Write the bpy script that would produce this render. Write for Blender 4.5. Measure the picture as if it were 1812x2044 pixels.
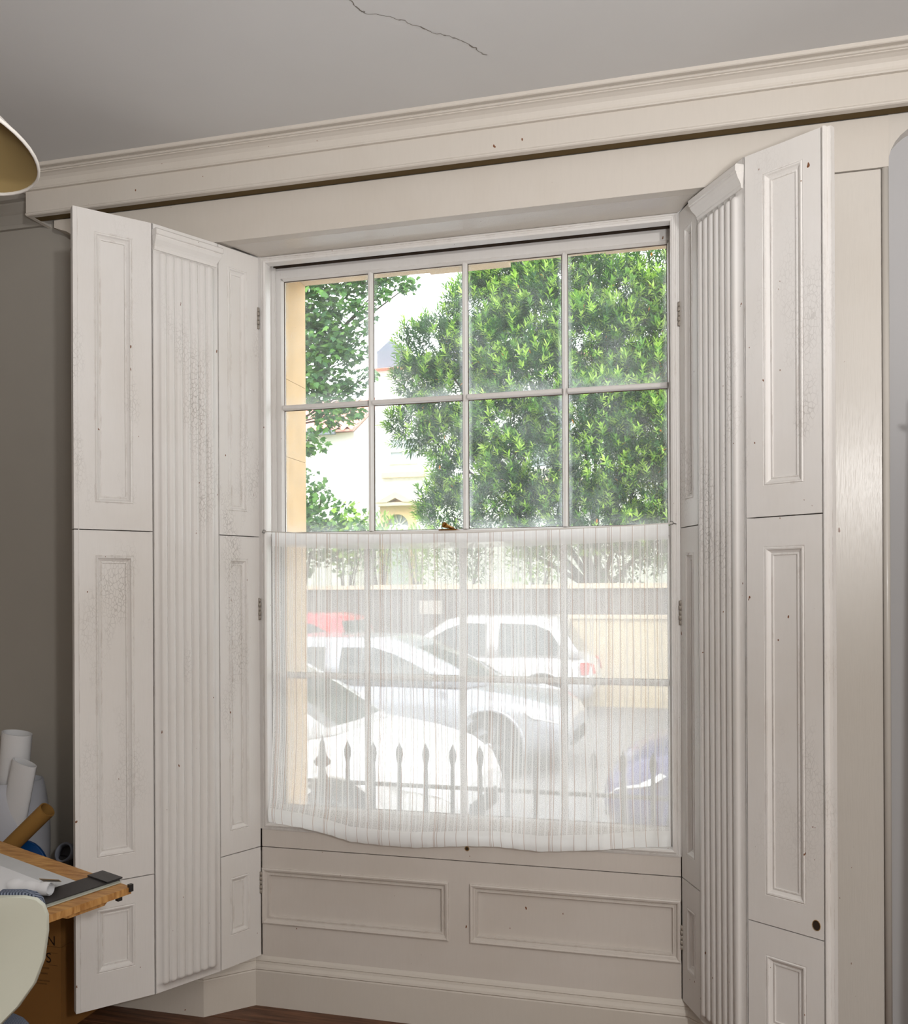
import bpy, bmesh, math, random
import numpy as np
from mathutils import Vector, Matrix

S = bpy.context.scene
for o in list(bpy.data.objects):
    bpy.data.objects.remove(o)
COL = S.collection
RND = random.Random(7)

# ------------------------------------------------------------------ camera
YAW, ROLL = 0.2564, -0.0046
CAM = Vector((0.7365, -2.8576, 1.4174))
cR = Vector((math.cos(YAW), math.sin(YAW), 0))
cF = Vector((-math.sin(YAW), math.cos(YAW), 0))
cU = Vector((0, 0, 1))
rc = cR * math.cos(ROLL) + cU * math.sin(ROLL)
uc = cU * math.cos(ROLL) - cR * math.sin(ROLL)
cd = bpy.data.cameras.new('camera')
cd.sensor_fit = 'HORIZONTAL'
cd.sensor_width = 36.0
cd.lens = 36.0
cd.shift_y = (1180.7 - 1022.0) / 1812.0
cd.clip_start = 0.05
cd.clip_end = 300
cam = bpy.data.objects.new('camera', cd)
COL.objects.link(cam)
M3 = Matrix((rc, uc, -cF)).transposed()
cam.matrix_world = Matrix.Translation(CAM) @ M3.to_4x4()
S.camera = cam

# ------------------------------------------------------------------ world, light, exposure
W = bpy.data.worlds.new('world')
S.world = W
W.use_nodes = True
bg = W.node_tree.nodes['Background']
bg.inputs['Color'].default_value = (0.97, 0.98, 1.0, 1)
bg.inputs['Strength'].default_value = 4.0

sd = bpy.data.lights.new('hazy_sun', 'SUN')          # soft sun through high cloud
sd.energy = 3.0
sd.angle = math.radians(25)
sun = bpy.data.objects.new('hazy_sun', sd)
COL.objects.link(sun)
sun.rotation_euler = (math.radians(38), 0, math.radians(25))

fd = bpy.data.lights.new('photographers_flash', 'POINT')   # bare flash head right of the camera
fd.energy = 160
fd.color = (1.0, 0.985, 0.965)
fd.shadow_soft_size = 0.07
flash = bpy.data.objects.new('photographers_flash', fd)
COL.objects.link(flash)
flash.location = (1.91, -3.71, 2.10)

bd = bpy.data.lights.new('ceiling_fill', 'SPOT')           # fill lamp added to brighten the ceiling, aimed upward
bd.energy = 205
bd.spot_size = math.radians(125)
bd.spot_blend = 0.8
bd.shadow_soft_size = 0.12
fill_lamp = bpy.data.objects.new('ceiling_fill', bd)
COL.objects.link(fill_lamp)
fill_lamp.location = (1.15, -3.2, 1.35)
fill_lamp.rotation_euler = Vector((-0.2, 0.62, 1.0)).to_track_quat('-Z', 'Y').to_euler()

S.view_settings.view_transform = 'Standard'
S.view_settings.look = 'None'
S.view_settings.exposure = 0.0
S.view_settings.gamma = 1.0
S.view_settings.use_curve_mapping = False


# ------------------------------------------------------------------ materials
def srgb(r, g, b):
    def f(c):
        c /= 255.0
        return c / 12.92 if c <= 0.04045 else ((c + 0.055) / 1.055) ** 2.4
    return (f(r), f(g), f(b), 1.0)


class NT:
    def __init__(self, name):
        self.m = bpy.data.materials.new(name)
        self.m.use_nodes = True
        self.t = self.m.node_tree
        self.t.nodes.clear()
        self.out = self.n('ShaderNodeOutputMaterial')

    def n(self, kind, **kw):
        nd = self.t.nodes.new(kind)
        for k, v in kw.items():
            if k.startswith('i_'):
                key = k[2:].replace('_', ' ')
                nd.inputs[key].default_value = v
            else:
                setattr(nd, k, v)
        return nd

    def l(self, a, b):
        self.t.links.new(a, b)

    def pos(self, scale=(1, 1, 1), kind='Position'):
        if kind == 'Position':
            src = self.n('ShaderNodeNewGeometry').outputs['Position']
        else:
            src = self.n('ShaderNodeTexCoord').outputs[kind]
        mp = self.n('ShaderNodeMapping')
        mp.inputs['Scale'].default_value = scale
        self.l(src, mp.inputs['Vector'])
        return mp.outputs['Vector']

    def noise(self, vec, scale, detail=3, rough=0.55):
        nd = self.n('ShaderNodeTexNoise')
        nd.inputs['Scale'].default_value = scale
        nd.inputs['Detail'].default_value = detail
        nd.inputs['Roughness'].default_value = rough
        self.l(vec, nd.inputs['Vector'])
        return nd.outputs['Fac']

    def ramp(self, fac, lo, hi, a=0.0, b=1.0):
        nd = self.n('ShaderNodeMapRange')
        nd.inputs['From Min'].default_value = lo
        nd.inputs['From Max'].default_value = hi
        nd.inputs['To Min'].default_value = a
        nd.inputs['To Max'].default_value = b
        self.l(fac, nd.inputs['Value'])
        return nd.outputs['Result']

    def math(self, op, a, b=None):
        nd = self.n('ShaderNodeMath', operation=op)
        for i, v in enumerate((a, b)):
            if v is None:
                continue
            if isinstance(v, (int, float)):
                nd.inputs[i].default_value = v
            else:
                self.l(v, nd.inputs[i])
        return nd.outputs[0]

    def mix(self, fac, a, b):
        nd = self.n('ShaderNodeMix', data_type='RGBA')
        for k, v in ((0, fac), (6, a), (7, b)):
            if isinstance(v, (int, float, tuple)):
                nd.inputs[k].default_value = v
            else:
                self.l(v, nd.inputs[k])
        return nd.outputs[2]

    def principled(self, color, rough=0.5, spec=0.5, metal=0.0, normal=None):
        p = self.n('ShaderNodeBsdfPrincipled')
        for k, v in (('Base Color', color), ('Roughness', rough), ('Specular IOR Level', spec), ('Metallic', metal)):
            if isinstance(v, (int, float, tuple)):
                p.inputs[k].default_value = v
            else:
                self.l(v, p.inputs[k])
        if normal is not None:
            self.l(normal, p.inputs['Normal'])
        self.l(p.outputs[0], self.out.inputs['Surface'])
        return p

    def bump(self, h, strength=0.2, dist=0.002, normal=None):
        b = self.n('ShaderNodeBump')
        b.inputs['Strength'].default_value = strength
        b.inputs['Distance'].default_value = dist
        self.l(h, b.inputs['Height'])
        if normal is not None:
            self.l(normal, b.inputs['Normal'])
        return b.outputs[0]


def plain(name, col, rough=0.6, spec=0.4, metal=0.0, var=0.08, scale=9.0, bump=0.0):
    t = NT(name)
    v = t.pos()
    n = t.noise(v, scale)
    dk = tuple(c * (1 - var) for c in col[:3]) + (1,)
    lt = tuple(min(1, c * (1 + var)) for c in col[:3]) + (1,)
    c = t.mix(n, dk, lt)
    nm = t.bump(t.noise(v, scale * 12, 4), bump, 0.002) if bump else None
    t.principled(c, rough, spec, metal, nm)
    return t.m


def paint(name, col, crack=0.0, chips=0.0, rough=0.42, brush=0.12, edge=0.0, dirt=0.35):
    """old oil paint: faint dirt, brush ripples, crazing, flaked chips and worn arrises"""
    t = NT(name)
    v = t.pos()
    big = t.noise(v, 3.1, 4)
    stain = t.ramp(big, 0.42, 0.72, 0.0, dirt)
    c = t.mix(stain, col, tuple(a * b for a, b in zip(col[:3], (0.86, 0.82, 0.76))) + (1,))
    fine = t.noise(t.pos((40, 40, 6)), 3.0, 3)
    c = t.mix(t.ramp(fine, 0.45, 0.75, 0, 0.14), c, tuple(a * 0.86 for a in col[:3]) + (1,))
    hgt = t.noise(t.pos((160, 160, 9)), 2.0, 3)
    if crack > 0:
        wob = t.n('ShaderNodeTexNoise')
        wob.inputs['Scale'].default_value = 30
        t.l(v, wob.inputs['Vector'])
        ad = t.n('ShaderNodeMixRGB', blend_type='ADD')
        ad.inputs['Fac'].default_value = 0.012
        t.l(v, ad.inputs[1])
        t.l(wob.outputs['Color'], ad.inputs[2])
        mp = t.n('ShaderNodeMapping')
        mp.inputs['Scale'].default_value = (1.5, 1.5, 0.8)
        t.l(ad.outputs[0], mp.inputs['Vector'])
        vo = t.n('ShaderNodeTexVoronoi', feature='DISTANCE_TO_EDGE')
        vo.inputs['Scale'].default_value = 75
        t.l(mp.outputs[0], vo.inputs['Vector'])
        ln = t.ramp(vo.outputs['Distance'], 0.02, 0.10, 1, 0)
        msk = t.ramp(t.noise(t.pos((5, 5, 1.6)), 1.3, 4), 0.53, 0.68, 0, 1)
        sp = t.n('ShaderNodeSeparateXYZ')
        t.l(v, sp.inputs[0])
        band = t.math('MULTIPLY', t.ramp(sp.outputs['Z'], 0.6, 1.2), t.ramp(sp.outputs['Z'], 2.0, 2.4, 1, 0.15))
        f = t.math('MULTIPLY', t.math('MULTIPLY', ln, msk), band)
        c = t.mix(t.math('MULTIPLY', f, 0.55 * crack), c, srgb(96, 82, 70))
    if edge > 0:
        bv = t.n('ShaderNodeBevel', samples=4)
        bv.inputs['Radius'].default_value = 0.0025
        ge = t.n('ShaderNodeNewGeometry')
        dt = t.n('ShaderNodeVectorMath', operation='DOT_PRODUCT')
        t.l(bv.outputs[0], dt.inputs[0])
        t.l(ge.outputs['Normal'], dt.inputs[1])
        wr = t.ramp(dt.outputs['Value'], 0.985, 0.90, 0, 1)
        wm = t.ramp(t.noise(t.pos((14, 14, 5)), 2.2, 5, 0.7), 0.50, 0.60, 0, 1)
        c = t.mix(t.math('MULTIPLY', t.math('MULTIPLY', wr, wm), edge), c, srgb(128, 98, 74))
    if chips > 0:
        ch = t.noise(t.pos((1, 1, 0.6)), 64.0, 2, 0.4)
        cm = t.ramp(ch, 0.790 - 0.02 * chips, 0.796 - 0.02 * chips, 0, 1)
        c = t.mix(cm, c, srgb(120, 78, 52))
    nm = t.bump(hgt, brush, 0.0012)
    t.principled(c, rough, 0.45, 0.0, nm)
    return t.m


M = {}
M['white'] = paint('shutter_white_paint', srgb(222, 219, 216), crack=0.75, chips=0.8, edge=0.45, rough=0.45)
M['white2'] = paint('window_white_paint', srgb(220, 217, 214), crack=0.0, chips=0.4, edge=0.4, rough=0.38)
M['apron'] = paint('apron_white_paint', srgb(208, 201, 194), crack=0.0, chips=0.7, edge=0.4, rough=0.30)
M['cream'] = paint('cream_gloss_paint', srgb(205, 199, 191), chips=0.2, edge=0.25, rough=0.27, brush=0.35, dirt=0.25)
M['cream_matt'] = paint('cream_eggshell_paint', srgb(204, 197, 188), chips=0.15, edge=0.2, rough=0.55, brush=0.1, dirt=0.3)
M['wall'] = plain('left_grey_plaster', srgb(158, 153, 145), 0.85, 0.2, var=0.06, scale=3, bump=0.12)
M['alcove'] = plain('alcove_grey_plaster', srgb(176, 175, 176), 0.75, 0.25, var=0.04, scale=3, bump=0.1)
M['ceil'] = plain('ceiling_distemper', srgb(206, 205, 204), 0.9, 0.15, var=0.045, scale=2.2, bump=0.1)
M['roomwall'] = plain('room_plaster', srgb(190, 184, 175), 0.9, 0.2)
M['gap'] = plain('dark_gap', srgb(58, 48, 40), 0.9, 0.1)
M['hinge'] = plain('painted_iron_hinge', srgb(150, 142, 132), 0.5, 0.4, var=0.4, scale=120)
M['iron'] = plain('black_iron', srgb(40, 40, 42), 0.6, 0.4)
M['brass'] = plain('worn_brass', srgb(150, 105, 48), 0.35, 0.5, 1.0, var=0.3, scale=80)
M['steel'] = plain('hook_steel', srgb(120, 118, 114), 0.35, 0.5, 0.9)
M['cord'] = plain('white_cord', srgb(225, 222, 216), 0.8, 0.2)
M['black_plastic'] = plain('black_plastic', srgb(38, 36, 36), 0.4, 0.4)
M['black_rule'] = plain('black_rule', srgb(50, 47, 46), 0.5, 0.35, var=0.15, scale=60)
M['paper'] = plain('white_paper', srgb(222, 222, 224), 0.8, 0.2, var=0.03)
M['film'] = plain('grey_drafting_film', srgb(196, 197, 198), 0.5, 0.3, var=0.05, scale=20)
M['card_tube'] = plain('brown_card_tube', srgb(150, 112, 58), 0.7, 0.25, var=0.1)
M['box'] = plain('cardboard', srgb(140, 98, 52), 0.85, 0.15, var=0.1)
M['soffit_dark'] = plain('darkened_soffit', srgb(96, 80, 54), 0.9, 0.1, var=0.15, scale=12)  # dark brown that keeps the pelmet gap dark
M['putty'] = plain('dirty_putty_line', srgb(92, 80, 70), 0.9, 0.1, var=0.5, scale=40)
M['ink'] = plain('dark_print', srgb(40, 26, 18), 0.8, 0.1)
M['blue'] = plain('blue_plastic', srgb(10, 66, 122), 0.4, 0.4)
M['bin'] = plain('pale_grey_bin_plastic', srgb(186, 188, 196), 0.4, 0.4)
M['chair'] = plain('cream_chair_shell', srgb(196, 198, 184), 0.35, 0.45, var=0.03)
M['tape'] = plain('brown_tape', srgb(150, 120, 78), 0.4, 0.4)
M['clear'] = plain('clear_rule_edge', srgb(170, 172, 160), 0.25, 0.5)
M['shade_in'] = plain('lampshade_lining', srgb(150, 130, 88), 0.8, 0.2, var=0.03)
M['shade_out'] = plain('lampshade_outer', srgb(222, 218, 212), 0.6, 0.3, var=0.02)
M['bulb'] = plain('bulb_glass', srgb(230, 228, 220), 0.2, 0.5)
M['crackline'] = plain('plaster_crack', srgb(132, 126, 118), 0.95, 0.05, var=0.3, scale=60)
M['dark_wood'] = plain('dark_plank_wood', srgb(70, 50, 36), 0.6, 0.3, var=0.25, scale=20)


def wood(name, a, b, sc=(2, 30, 30), rough=0.5):
    t = NT(name)
    n = t.noise(t.pos(sc), 1.6, 6, 0.65)
    n2 = t.noise(t.pos(), 7, 4)
    c = t.mix(t.ramp(n, 0.35, 0.68), a, b)
    c = t.mix(t.ramp(n2, 0.55, 0.75, 0, 0.45), c, tuple(x * 0.5 for x in a[:3]) + (1,))
    t.principled(c, rough, 0.4, 0, t.bump(n, 0.15, 0.002))
    return t.m


M['floor'] = wood('brown_floorboards', srgb(66, 42, 28), srgb(124, 84, 60), (3, 40, 3), 0.5)
M['board'] = wood('worn_drawing_board', srgb(150, 100, 50), srgb(205, 158, 96), (9, 60, 9), 0.5)


def stone_mat(name, col, joint=0.08):
    t = NT(name)
    v = t.pos()
    n = t.noise(v, 14, 5)
    n2 = t.noise(v, 140, 3)
    c = t.mix(t.ramp(n, 0.3, 0.7), tuple(x * 0.85 for x in col[:3]) + (1,), col)
    c = t.mix(t.ramp(n2, 0.5, 0.8, 0, 0.25), c, tuple(x * 0.7 for x in col[:3]) + (1,))
    t.principled(c, 0.85, 0.2, 0, t.bump(n2, 0.3, 0.002))
    return t.m


M['bath'] = stone_mat('ochre_limestone', srgb(214, 184, 144))
M['bath2'] = stone_mat('pale_limestone', srgb(224, 204, 176))
M['render'] = stone_mat('white_house_render', srgb(246, 244, 242))
M['rubble'] = stone_mat('grey_rubble_wall', srgb(104, 98, 96))
M['cream_wall'] = stone_mat('cream_garden_wall', srgb(214, 198, 168))
M['tile'] = stone_mat('red_clay_tile', srgb(222, 160, 148))
M['slate'] = plain('slate_grey', srgb(120, 124, 134), 0.7, 0.3)
M['asphalt'] = plain('road_asphalt', srgb(120, 118, 118), 0.9, 0.2, var=0.2, scale=30)
M['pavement'] = plain('pavement_slab', srgb(168, 162, 154), 0.9, 0.2, var=0.15, scale=10)
M['grass'] = plain('lawn', srgb(120, 150, 66), 0.9, 0.1, var=0.3, scale=8)
M['bark'] = plain('bark', srgb(70, 58, 46), 0.9, 0.1, var=0.3, scale=20)
M['door_pale'] = plain('pale_blue_door', srgb(190, 205, 205), 0.5, 0.4)
M['house_glass'] = plain('house_window_glass', srgb(176, 182, 188), 0.15, 0.6)
M['frame_white'] = plain('white_joinery', srgb(238, 238, 236), 0.5, 0.4)
M['tyre'] = plain('tyre_rubber', srgb(34, 34, 36), 0.85, 0.2)
M['alloy'] = plain('alloy_wheel', srgb(170, 172, 176), 0.3, 0.5, 0.8)
M['car_glass'] = plain('car_glass', srgb(64, 72, 76), 0.06, 0.7, var=0.02)
M['car_dark'] = plain('car_black_trim', srgb(24, 24, 26), 0.6, 0.3)
M['lamp_clear'] = plain('headlamp', srgb(226, 228, 232), 0.12, 0.7)
M['lamp_red'] = plain('tail_lamp', srgb(190, 24, 34), 0.2, 0.6)


def car_paint(name, col, metal=0.0):
    t = NT(name)
    p = t.principled(col, 0.3, 0.5, metal)
    p.inputs['Coat Weight'].default_value = 0.6
    p.inputs['Coat Roughness'].default_value = 0.05
    return t.m


M['silver'] = car_paint('silver_car_paint', srgb(176, 180, 190), 0.45)
M['carwhite'] = car_paint('white_car_paint', srgb(238, 238, 238))
M['carred'] = car_paint('red_car_paint', srgb(196, 44, 62))
M['carblue'] = car_paint('dark_blue_car_paint', srgb(60, 62, 120), 0.1)
M['cargrey'] = car_paint('pale_grey_car_paint', srgb(205, 206, 208), 0.2)


def leaf_mat(name, rough=0.45, trans=0.4):
    t = NT(name)
    at = t.n('ShaderNodeAttribute', attribute_name='tint')
    p = t.n('ShaderNodeBsdfPrincipled')
    t.l(at.outputs['Color'], p.inputs['Base Color'])
    p.inputs['Roughness'].default_value = rough
    p.inputs['Specular IOR Level'].default_value = 0.3
    tr = t.n('ShaderNodeBsdfTranslucent')
    t.l(at.outputs['Color'], tr.inputs['Color'])
    mx = t.n('ShaderNodeMixShader')
    mx.inputs[0].default_value = trans
    t.l(p.outputs[0], mx.inputs[1])
    t.l(tr.outputs[0], mx.inputs[2])
    t.l(mx.outputs[0], t.out.inputs['Surface'])
    return t.m


M['leaf'] = leaf_mat('evergreen_leaf')
M['leaf_soft'] = leaf_mat('sycamore_leaf', 0.5, 0.45)


def glass_mat():
    """old window pane: clear with a weak reflection, dusty film and dried drips"""
    t = NT('dusty_window_glass')
    tr = t.n('ShaderNodeBsdfTransparent')
    tr.inputs['Color'].default_value = (0.97, 0.985, 0.98, 1)
    gl = t.n('ShaderNodeBsdfGlossy')
    gl.inputs['Roughness'].default_value = 0.02
    fr = t.n('ShaderNodeFresnel')
    fr.inputs['IOR'].default_value = 1.35
    m1 = t.n('ShaderNodeMixShader')
    t.l(t.math('MULTIPLY', fr.outputs[0], 0.7), m1.inputs[0])
    t.l(tr.outputs[0], m1.inputs[1])
    t.l(gl.outputs[0], m1.inputs[2])
    df = t.n('ShaderNodeBsdfTranslucent')
    df.inputs['Color'].default_value = (0.85, 0.9, 0.93, 1)
    gen = t.n('ShaderNodeTexCoord').outputs['Generated']
    sp = t.n('ShaderNodeSeparateXYZ')
    t.l(gen, sp.inputs[0])
    v = t.pos()
    cloud = t.noise(v, 9, 4)
    low = t.math('MULTIPLY', t.ramp(sp.outputs['Z'], 0.0, 0.16, 1, 0), t.ramp(cloud, 0.3, 0.7, 0.02, 0.24))
    ed = t.math('MAXIMUM', t.ramp(sp.outputs['X'], 0.0, 0.07, 0.35, 0), t.ramp(sp.outputs['X'], 0.93, 1.0, 0, 0.35))
    ed = t.math('MULTIPLY', ed, t.ramp(cloud, 0.3, 0.7, 0.2, 1.0))
    film = t.ramp(cloud, 0.40, 0.75, 0.03, 0.08)
    drip = t.math('MULTIPLY', t.ramp(t.noise(t.pos((90, 90, 7)), 3.0, 2), 0.70, 0.78, 0, 0.6), t.ramp(cloud, 0.45, 0.65))
    spot = t.ramp(t.noise(v, 260, 1), 0.76, 0.80, 0, 0.5)
    f = t.math('MAXIMUM', t.math('MAXIMUM', low, ed), t.math('MAXIMUM', film, t.math('MAXIMUM', drip, spot)))
    m2 = t.n('ShaderNodeMixShader')
    t.l(f, m2.inputs[0])
    t.l(m1.outputs[0], m2.inputs[1])
    t.l(df.outputs[0], m2.inputs[2])
    t.l(m2.outputs[0], t.out.inputs['Surface'])
    return t.m


M['glass'] = glass_mat()


def curtain_mat():
    """open-weave voile: white cord stripes, thin tan threads, gauze between; UV in metres"""
    t = NT('striped_gauze')
    uv = t.n('ShaderNodeTexCoord').outputs['UV']
    sp = t.n('ShaderNodeSeparateXYZ')
    t.l(uv, sp.inputs[0])
    u, v = sp.outputs['X'], sp.outputs['Y']

    def stripe(per, width, ph):
        fr = t.math('FRACT', t.math('ADD', t.math('DIVIDE', u, per), ph))
        d = t.math('ABSOLUTE', t.math('SUBTRACT', fr, 0.5))
        return t.ramp(d, width * 0.35, width * 0.5, 1, 0)

    grp = t.n('ShaderNodeTexNoise', noise_dimensions='1D')
    grp.inputs['Scale'].default_value = 9
    grp.inputs['Detail'].default_value = 2
    t.l(u, grp.inputs['W'])
    g1 = t.ramp(grp.outputs['Fac'], 0.40, 0.60)
    cordA = stripe(0.0118, 0.42, 0.1)
    cordB = stripe(0.0212, 0.26, 0.3)
    cords = t.math('MAXIMUM', t.math('MULTIPLY', cordA, g1), cordB)
    thread = stripe(0.0374, 0.052, 0.15)
    pairs = t.math('MAXIMUM', stripe(0.187, 0.010, 0.37), stripe(0.187, 0.010, 0.41))
    tan = t.math('MAXIMUM', thread, pairs)
    mp = t.n('ShaderNodeMapping')
    mp.inputs['Scale'].default_value = (330, 560, 1)
    t.l(uv, mp.inputs['Vector'])
    wv = t.n('ShaderNodeTexNoise')
    wv.inputs['Scale'].default_value = 1.0
    wv.inputs['Detail'].default_value = 1
    t.l(mp.outputs[0], wv.inputs['Vector'])
    gauze = t.ramp(wv.outputs['Fac'], 0.34, 0.62, 0.45, 0.80)
    dense = t.math('MAXIMUM', gauze, t.math('MULTIPLY', cords, 0.90))
    dense = t.math('MAXIMUM', dense, t.math('MULTIPLY', tan, 0.88))
    # doubled cloth of the rod pocket and the hem
    hem = t.math('MAXIMUM', t.ramp(v, 0.050, 0.054, 0.90, 0.0), t.ramp(v, 0.948, 0.952, 0, 0.86))
    dense = t.math('MAXIMUM', dense, hem)
    col = t.mix(t.math('MULTIPLY', tan, 0.7), (0.92, 0.915, 0.905, 1), srgb(176, 138, 116))
    df = t.n('ShaderNodeBsdfDiffuse')
    t.l(col, df.inputs['Color'])
    tl = t.n('ShaderNodeBsdfTranslucent')
    t.l(col, tl.inputs['Color'])
    ms = t.n('ShaderNodeMixShader')
    ms.inputs[0].default_value = 0.55
    t.l(df.outputs[0], ms.inputs[1])
    t.l(tl.outputs[0], ms.inputs[2])
    tr = t.n('ShaderNodeBsdfTransparent')
    mx = t.n('ShaderNodeMixShader')
    t.l(dense, mx.inputs[0])
    t.l(tr.outputs[0], mx.inputs[1])
    t.l(ms.outputs[0], mx.inputs[2])
    t.l(mx.outputs[0], t.out.inputs['Surface'])
    return t.m


M['curtain'] = curtain_mat()


def fabric_mat():
    t = NT('blue_grey_weave')
    v = t.pos((1, 1, 1))
    w = t.n('ShaderNodeTexWave')
    w.inputs['Scale'].default_value = 70
    w.inputs['Distortion'].default_value = 1.5
    t.l(v, w.inputs['Vector'])
    c = t.mix(w.outputs['Fac'], srgb(50, 56, 72), srgb(132, 140, 156))
    t.principled(c, 0.9, 0.1, 0, t.bump(w.outputs['Fac'], 0.4, 0.002))
    return t.m


M['fabric'] = fabric_mat()

# ------------------------------------------------------------------ geometry helpers
WL = {}                      # build-space origin of each object


def tag(o, label=None, cat=None, group=None, kind=None):
    if label:
        o['label'] = label
    if cat:
        o['category'] = cat
    if group:
        o['group'] = group
    if kind:
        o['kind'] = kind
    return o


def empty(name, loc=(0, 0, 0), local=False, parent=None):
    o = bpy.data.objects.new(name, None)
    o.empty_display_size = 0.05
    COL.objects.link(o)
    loc = Vector(loc)
    WL[o.name] = Vector((0, 0, 0)) if local else loc
    if parent is not None:
        o.parent = parent
        o.location = loc - WL[parent.name]
    else:
        o.location = loc
    return o


class MB:
    def __init__(self):
        self.v, self.f, self.sm = [], [], []

    def add(self, vs, fs, smooth=False):
        b = len(self.v)
        self.v += [Vector(p) for p in vs]
        self.f += [tuple(b + i for i in f) for f in fs]
        self.sm += [smooth] * len(fs)
        return self

    def box(self, x0, x1, y0, y1, z0, z1):
        vs = [(x, y, z) for z in (z0, z1) for y in (y0, y1) for x in (x0, x1)]
        return self.add(vs, [(0, 2, 3, 1), (4, 5, 7, 6), (0, 1, 5, 4), (2, 6, 7, 3), (0, 4, 6, 2), (1, 3, 7, 5)])

    def fbox(self, fr, u0, u1, z0, z1, n0, n1):
        """box in a frame fr(u, z, n) -> world"""
        vs = [fr(u, z, n) for n in (n0, n1) for z in (z0, z1) for u in (u0, u1)]
        return self.add(vs, [(0, 1, 3, 2), (4, 6, 7, 5), (0, 4, 5, 1), (2, 3, 7, 6), (0, 2, 6, 4), (1, 5, 7, 3)])

    def prism(self, poly, axis, a, b):
        """2-D polygon extruded along an axis"""
        n = len(poly)

        def p3(q, t):
            if axis == 'x':
                return (t, q[0], q[1])
            if axis == 'y':
                return (q[0], t, q[1])
            return (q[0], q[1], t)
        vs = [p3(q, a) for q in poly] + [p3(q, b) for q in poly]
        fs = [(i, (i + 1) % n, n + (i + 1) % n, n + i) for i in range(n)]
        fs += [tuple(range(n))[::-1], tuple(range(n, 2 * n))]
        return self.add(vs, fs)

    def tube(self, pts, r, n=8, cap=True, smooth=True):
        pts = [Vector(p) for p in pts]
        rs = r if isinstance(r, (list, tuple)) else [r] * len(pts)
        vs, fs = [], []
        up = Vector((0, 0, 1))
        for i, p in enumerate(pts):
            d = (pts[min(i + 1, len(pts) - 1)] - pts[max(i - 1, 0)]).normalized()
            a = d.cross(up if abs(d.z) < 0.95 else Vector((1, 0, 0))).normalized()
            b = d.cross(a)
            for k in range(n):
                t = 2 * math.pi * k / n
                vs.append(p + (a * math.cos(t) + b * math.sin(t)) * rs[i])
        for i in range(len(pts) - 1):
            for k in range(n):
                k2 = (k + 1) % n
                fs.append((i * n + k, i * n + k2, (i + 1) * n + k2, (i + 1) * n + k))
        self.add(vs, fs, smooth)
        if cap:
            b0 = len(self.v) - len(vs)
            self.f += [tuple(b0 + k for k in range(n))[::-1], tuple(b0 + (len(pts) - 1) * n + k for k in range(n))]
            self.sm += [False, False]
        return self

    def lathe(self, prof, n=24, mat=None, smooth=True, closed=False):
        """profile (r, z) around z, optional matrix"""
        mat = mat or Matrix.Identity(4)
        vs, fs = [], []
        for r, z in prof:
            for k in range(n):
                t = 2 * math.pi * k / n
                vs.append(mat @ Vector((r * math.cos(t), r * math.sin(t), z)))
        m = len(prof)
        for i in range(m - 1 + (1 if closed else 0)):
            i2 = (i + 1) % m
            for k in range(n):
                k2 = (k + 1) % n
                fs.append((i * n + k, i * n + k2, i2 * n + k2, i2 * n + k))
        return self.add(vs, fs, smooth)

    def disc(self, c, r, n=16, mat=None):
        mat = mat or Matrix.Identity(4)
        vs = [mat @ (Vector(c) + Vector((r * math.cos(2 * math.pi * k / n), r * math.sin(2 * math.pi * k / n), 0))) for k in range(n)]
        return self.add(vs, [tuple(range(n))])

    def loft(self, rings, close=True, cap=True, smooth=True):
        n = len(rings[0])
        vs = [p for r in rings for p in r]
        fs = []
        for i in range(len(rings) - 1):
            for k in range(n if close else n - 1):
                k2 = (k + 1) % n
                fs.append((i * n + k, i * n + k2, (i + 1) * n + k2, (i + 1) * n + k))
        self.add(vs, fs, smooth)
        if cap:
            b0 = len(self.v) - len(vs)
            self.f += [tuple(b0 + k for k in range(n))[::-1], tuple(b0 + (len(rings) - 1) * n + k for k in range(n))]
            self.sm += [False, False]
        return self

    def ringframe(self, fr, u0, u1, z0, z1, prof):
        """mitred moulding round a rectangle; prof = [(inset, n)...] from outside in"""
        rings = []
        for ins, n in prof:
            rings.append([fr(u0 + ins, z0 + ins, n), fr(u1 - ins, z0 + ins, n), fr(u1 - ins, z1 - ins, n), fr(u0 + ins, z1 - ins, n)])
        vs = [p for r in rings for p in r]
        fs = []
        for i in range(len(rings) - 1):
            for k in range(4):
                k2 = (k + 1) % 4
                fs.append((i * 4 + k, i * 4 + k2, (i + 1) * 4 + k2, (i + 1) * 4 + k))
        return self.add(vs, fs)

    def sweep(self, path, prof, closed=False):
        """profile (offset, z) swept along an xy polyline with mitres; offset is to the right of travel"""
        P = [Vector((p[0], p[1], 0)) for p in path]
        rows = []
        for i, p in enumerate(P):
            d0 = (P[i] - P[i - 1]).normalized() if i > 0 else (P[1] - P[0]).normalized()
            d1 = (P[i + 1] - P[i]).normalized() if i < len(P) - 1 else d0
            n0 = Vector((d0.y, -d0.x, 0))
            n1 = Vector((d1.y, -d1.x, 0))
            m = (n0 + n1).normalized()
            k = 1.0 / max(0.3, m.dot(n0))
            rows.append([p + m * (o * k) + Vector((0, 0, z)) for o, z in prof])
        return self.loft(rows, close=closed, cap=closed, smooth=False)

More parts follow.
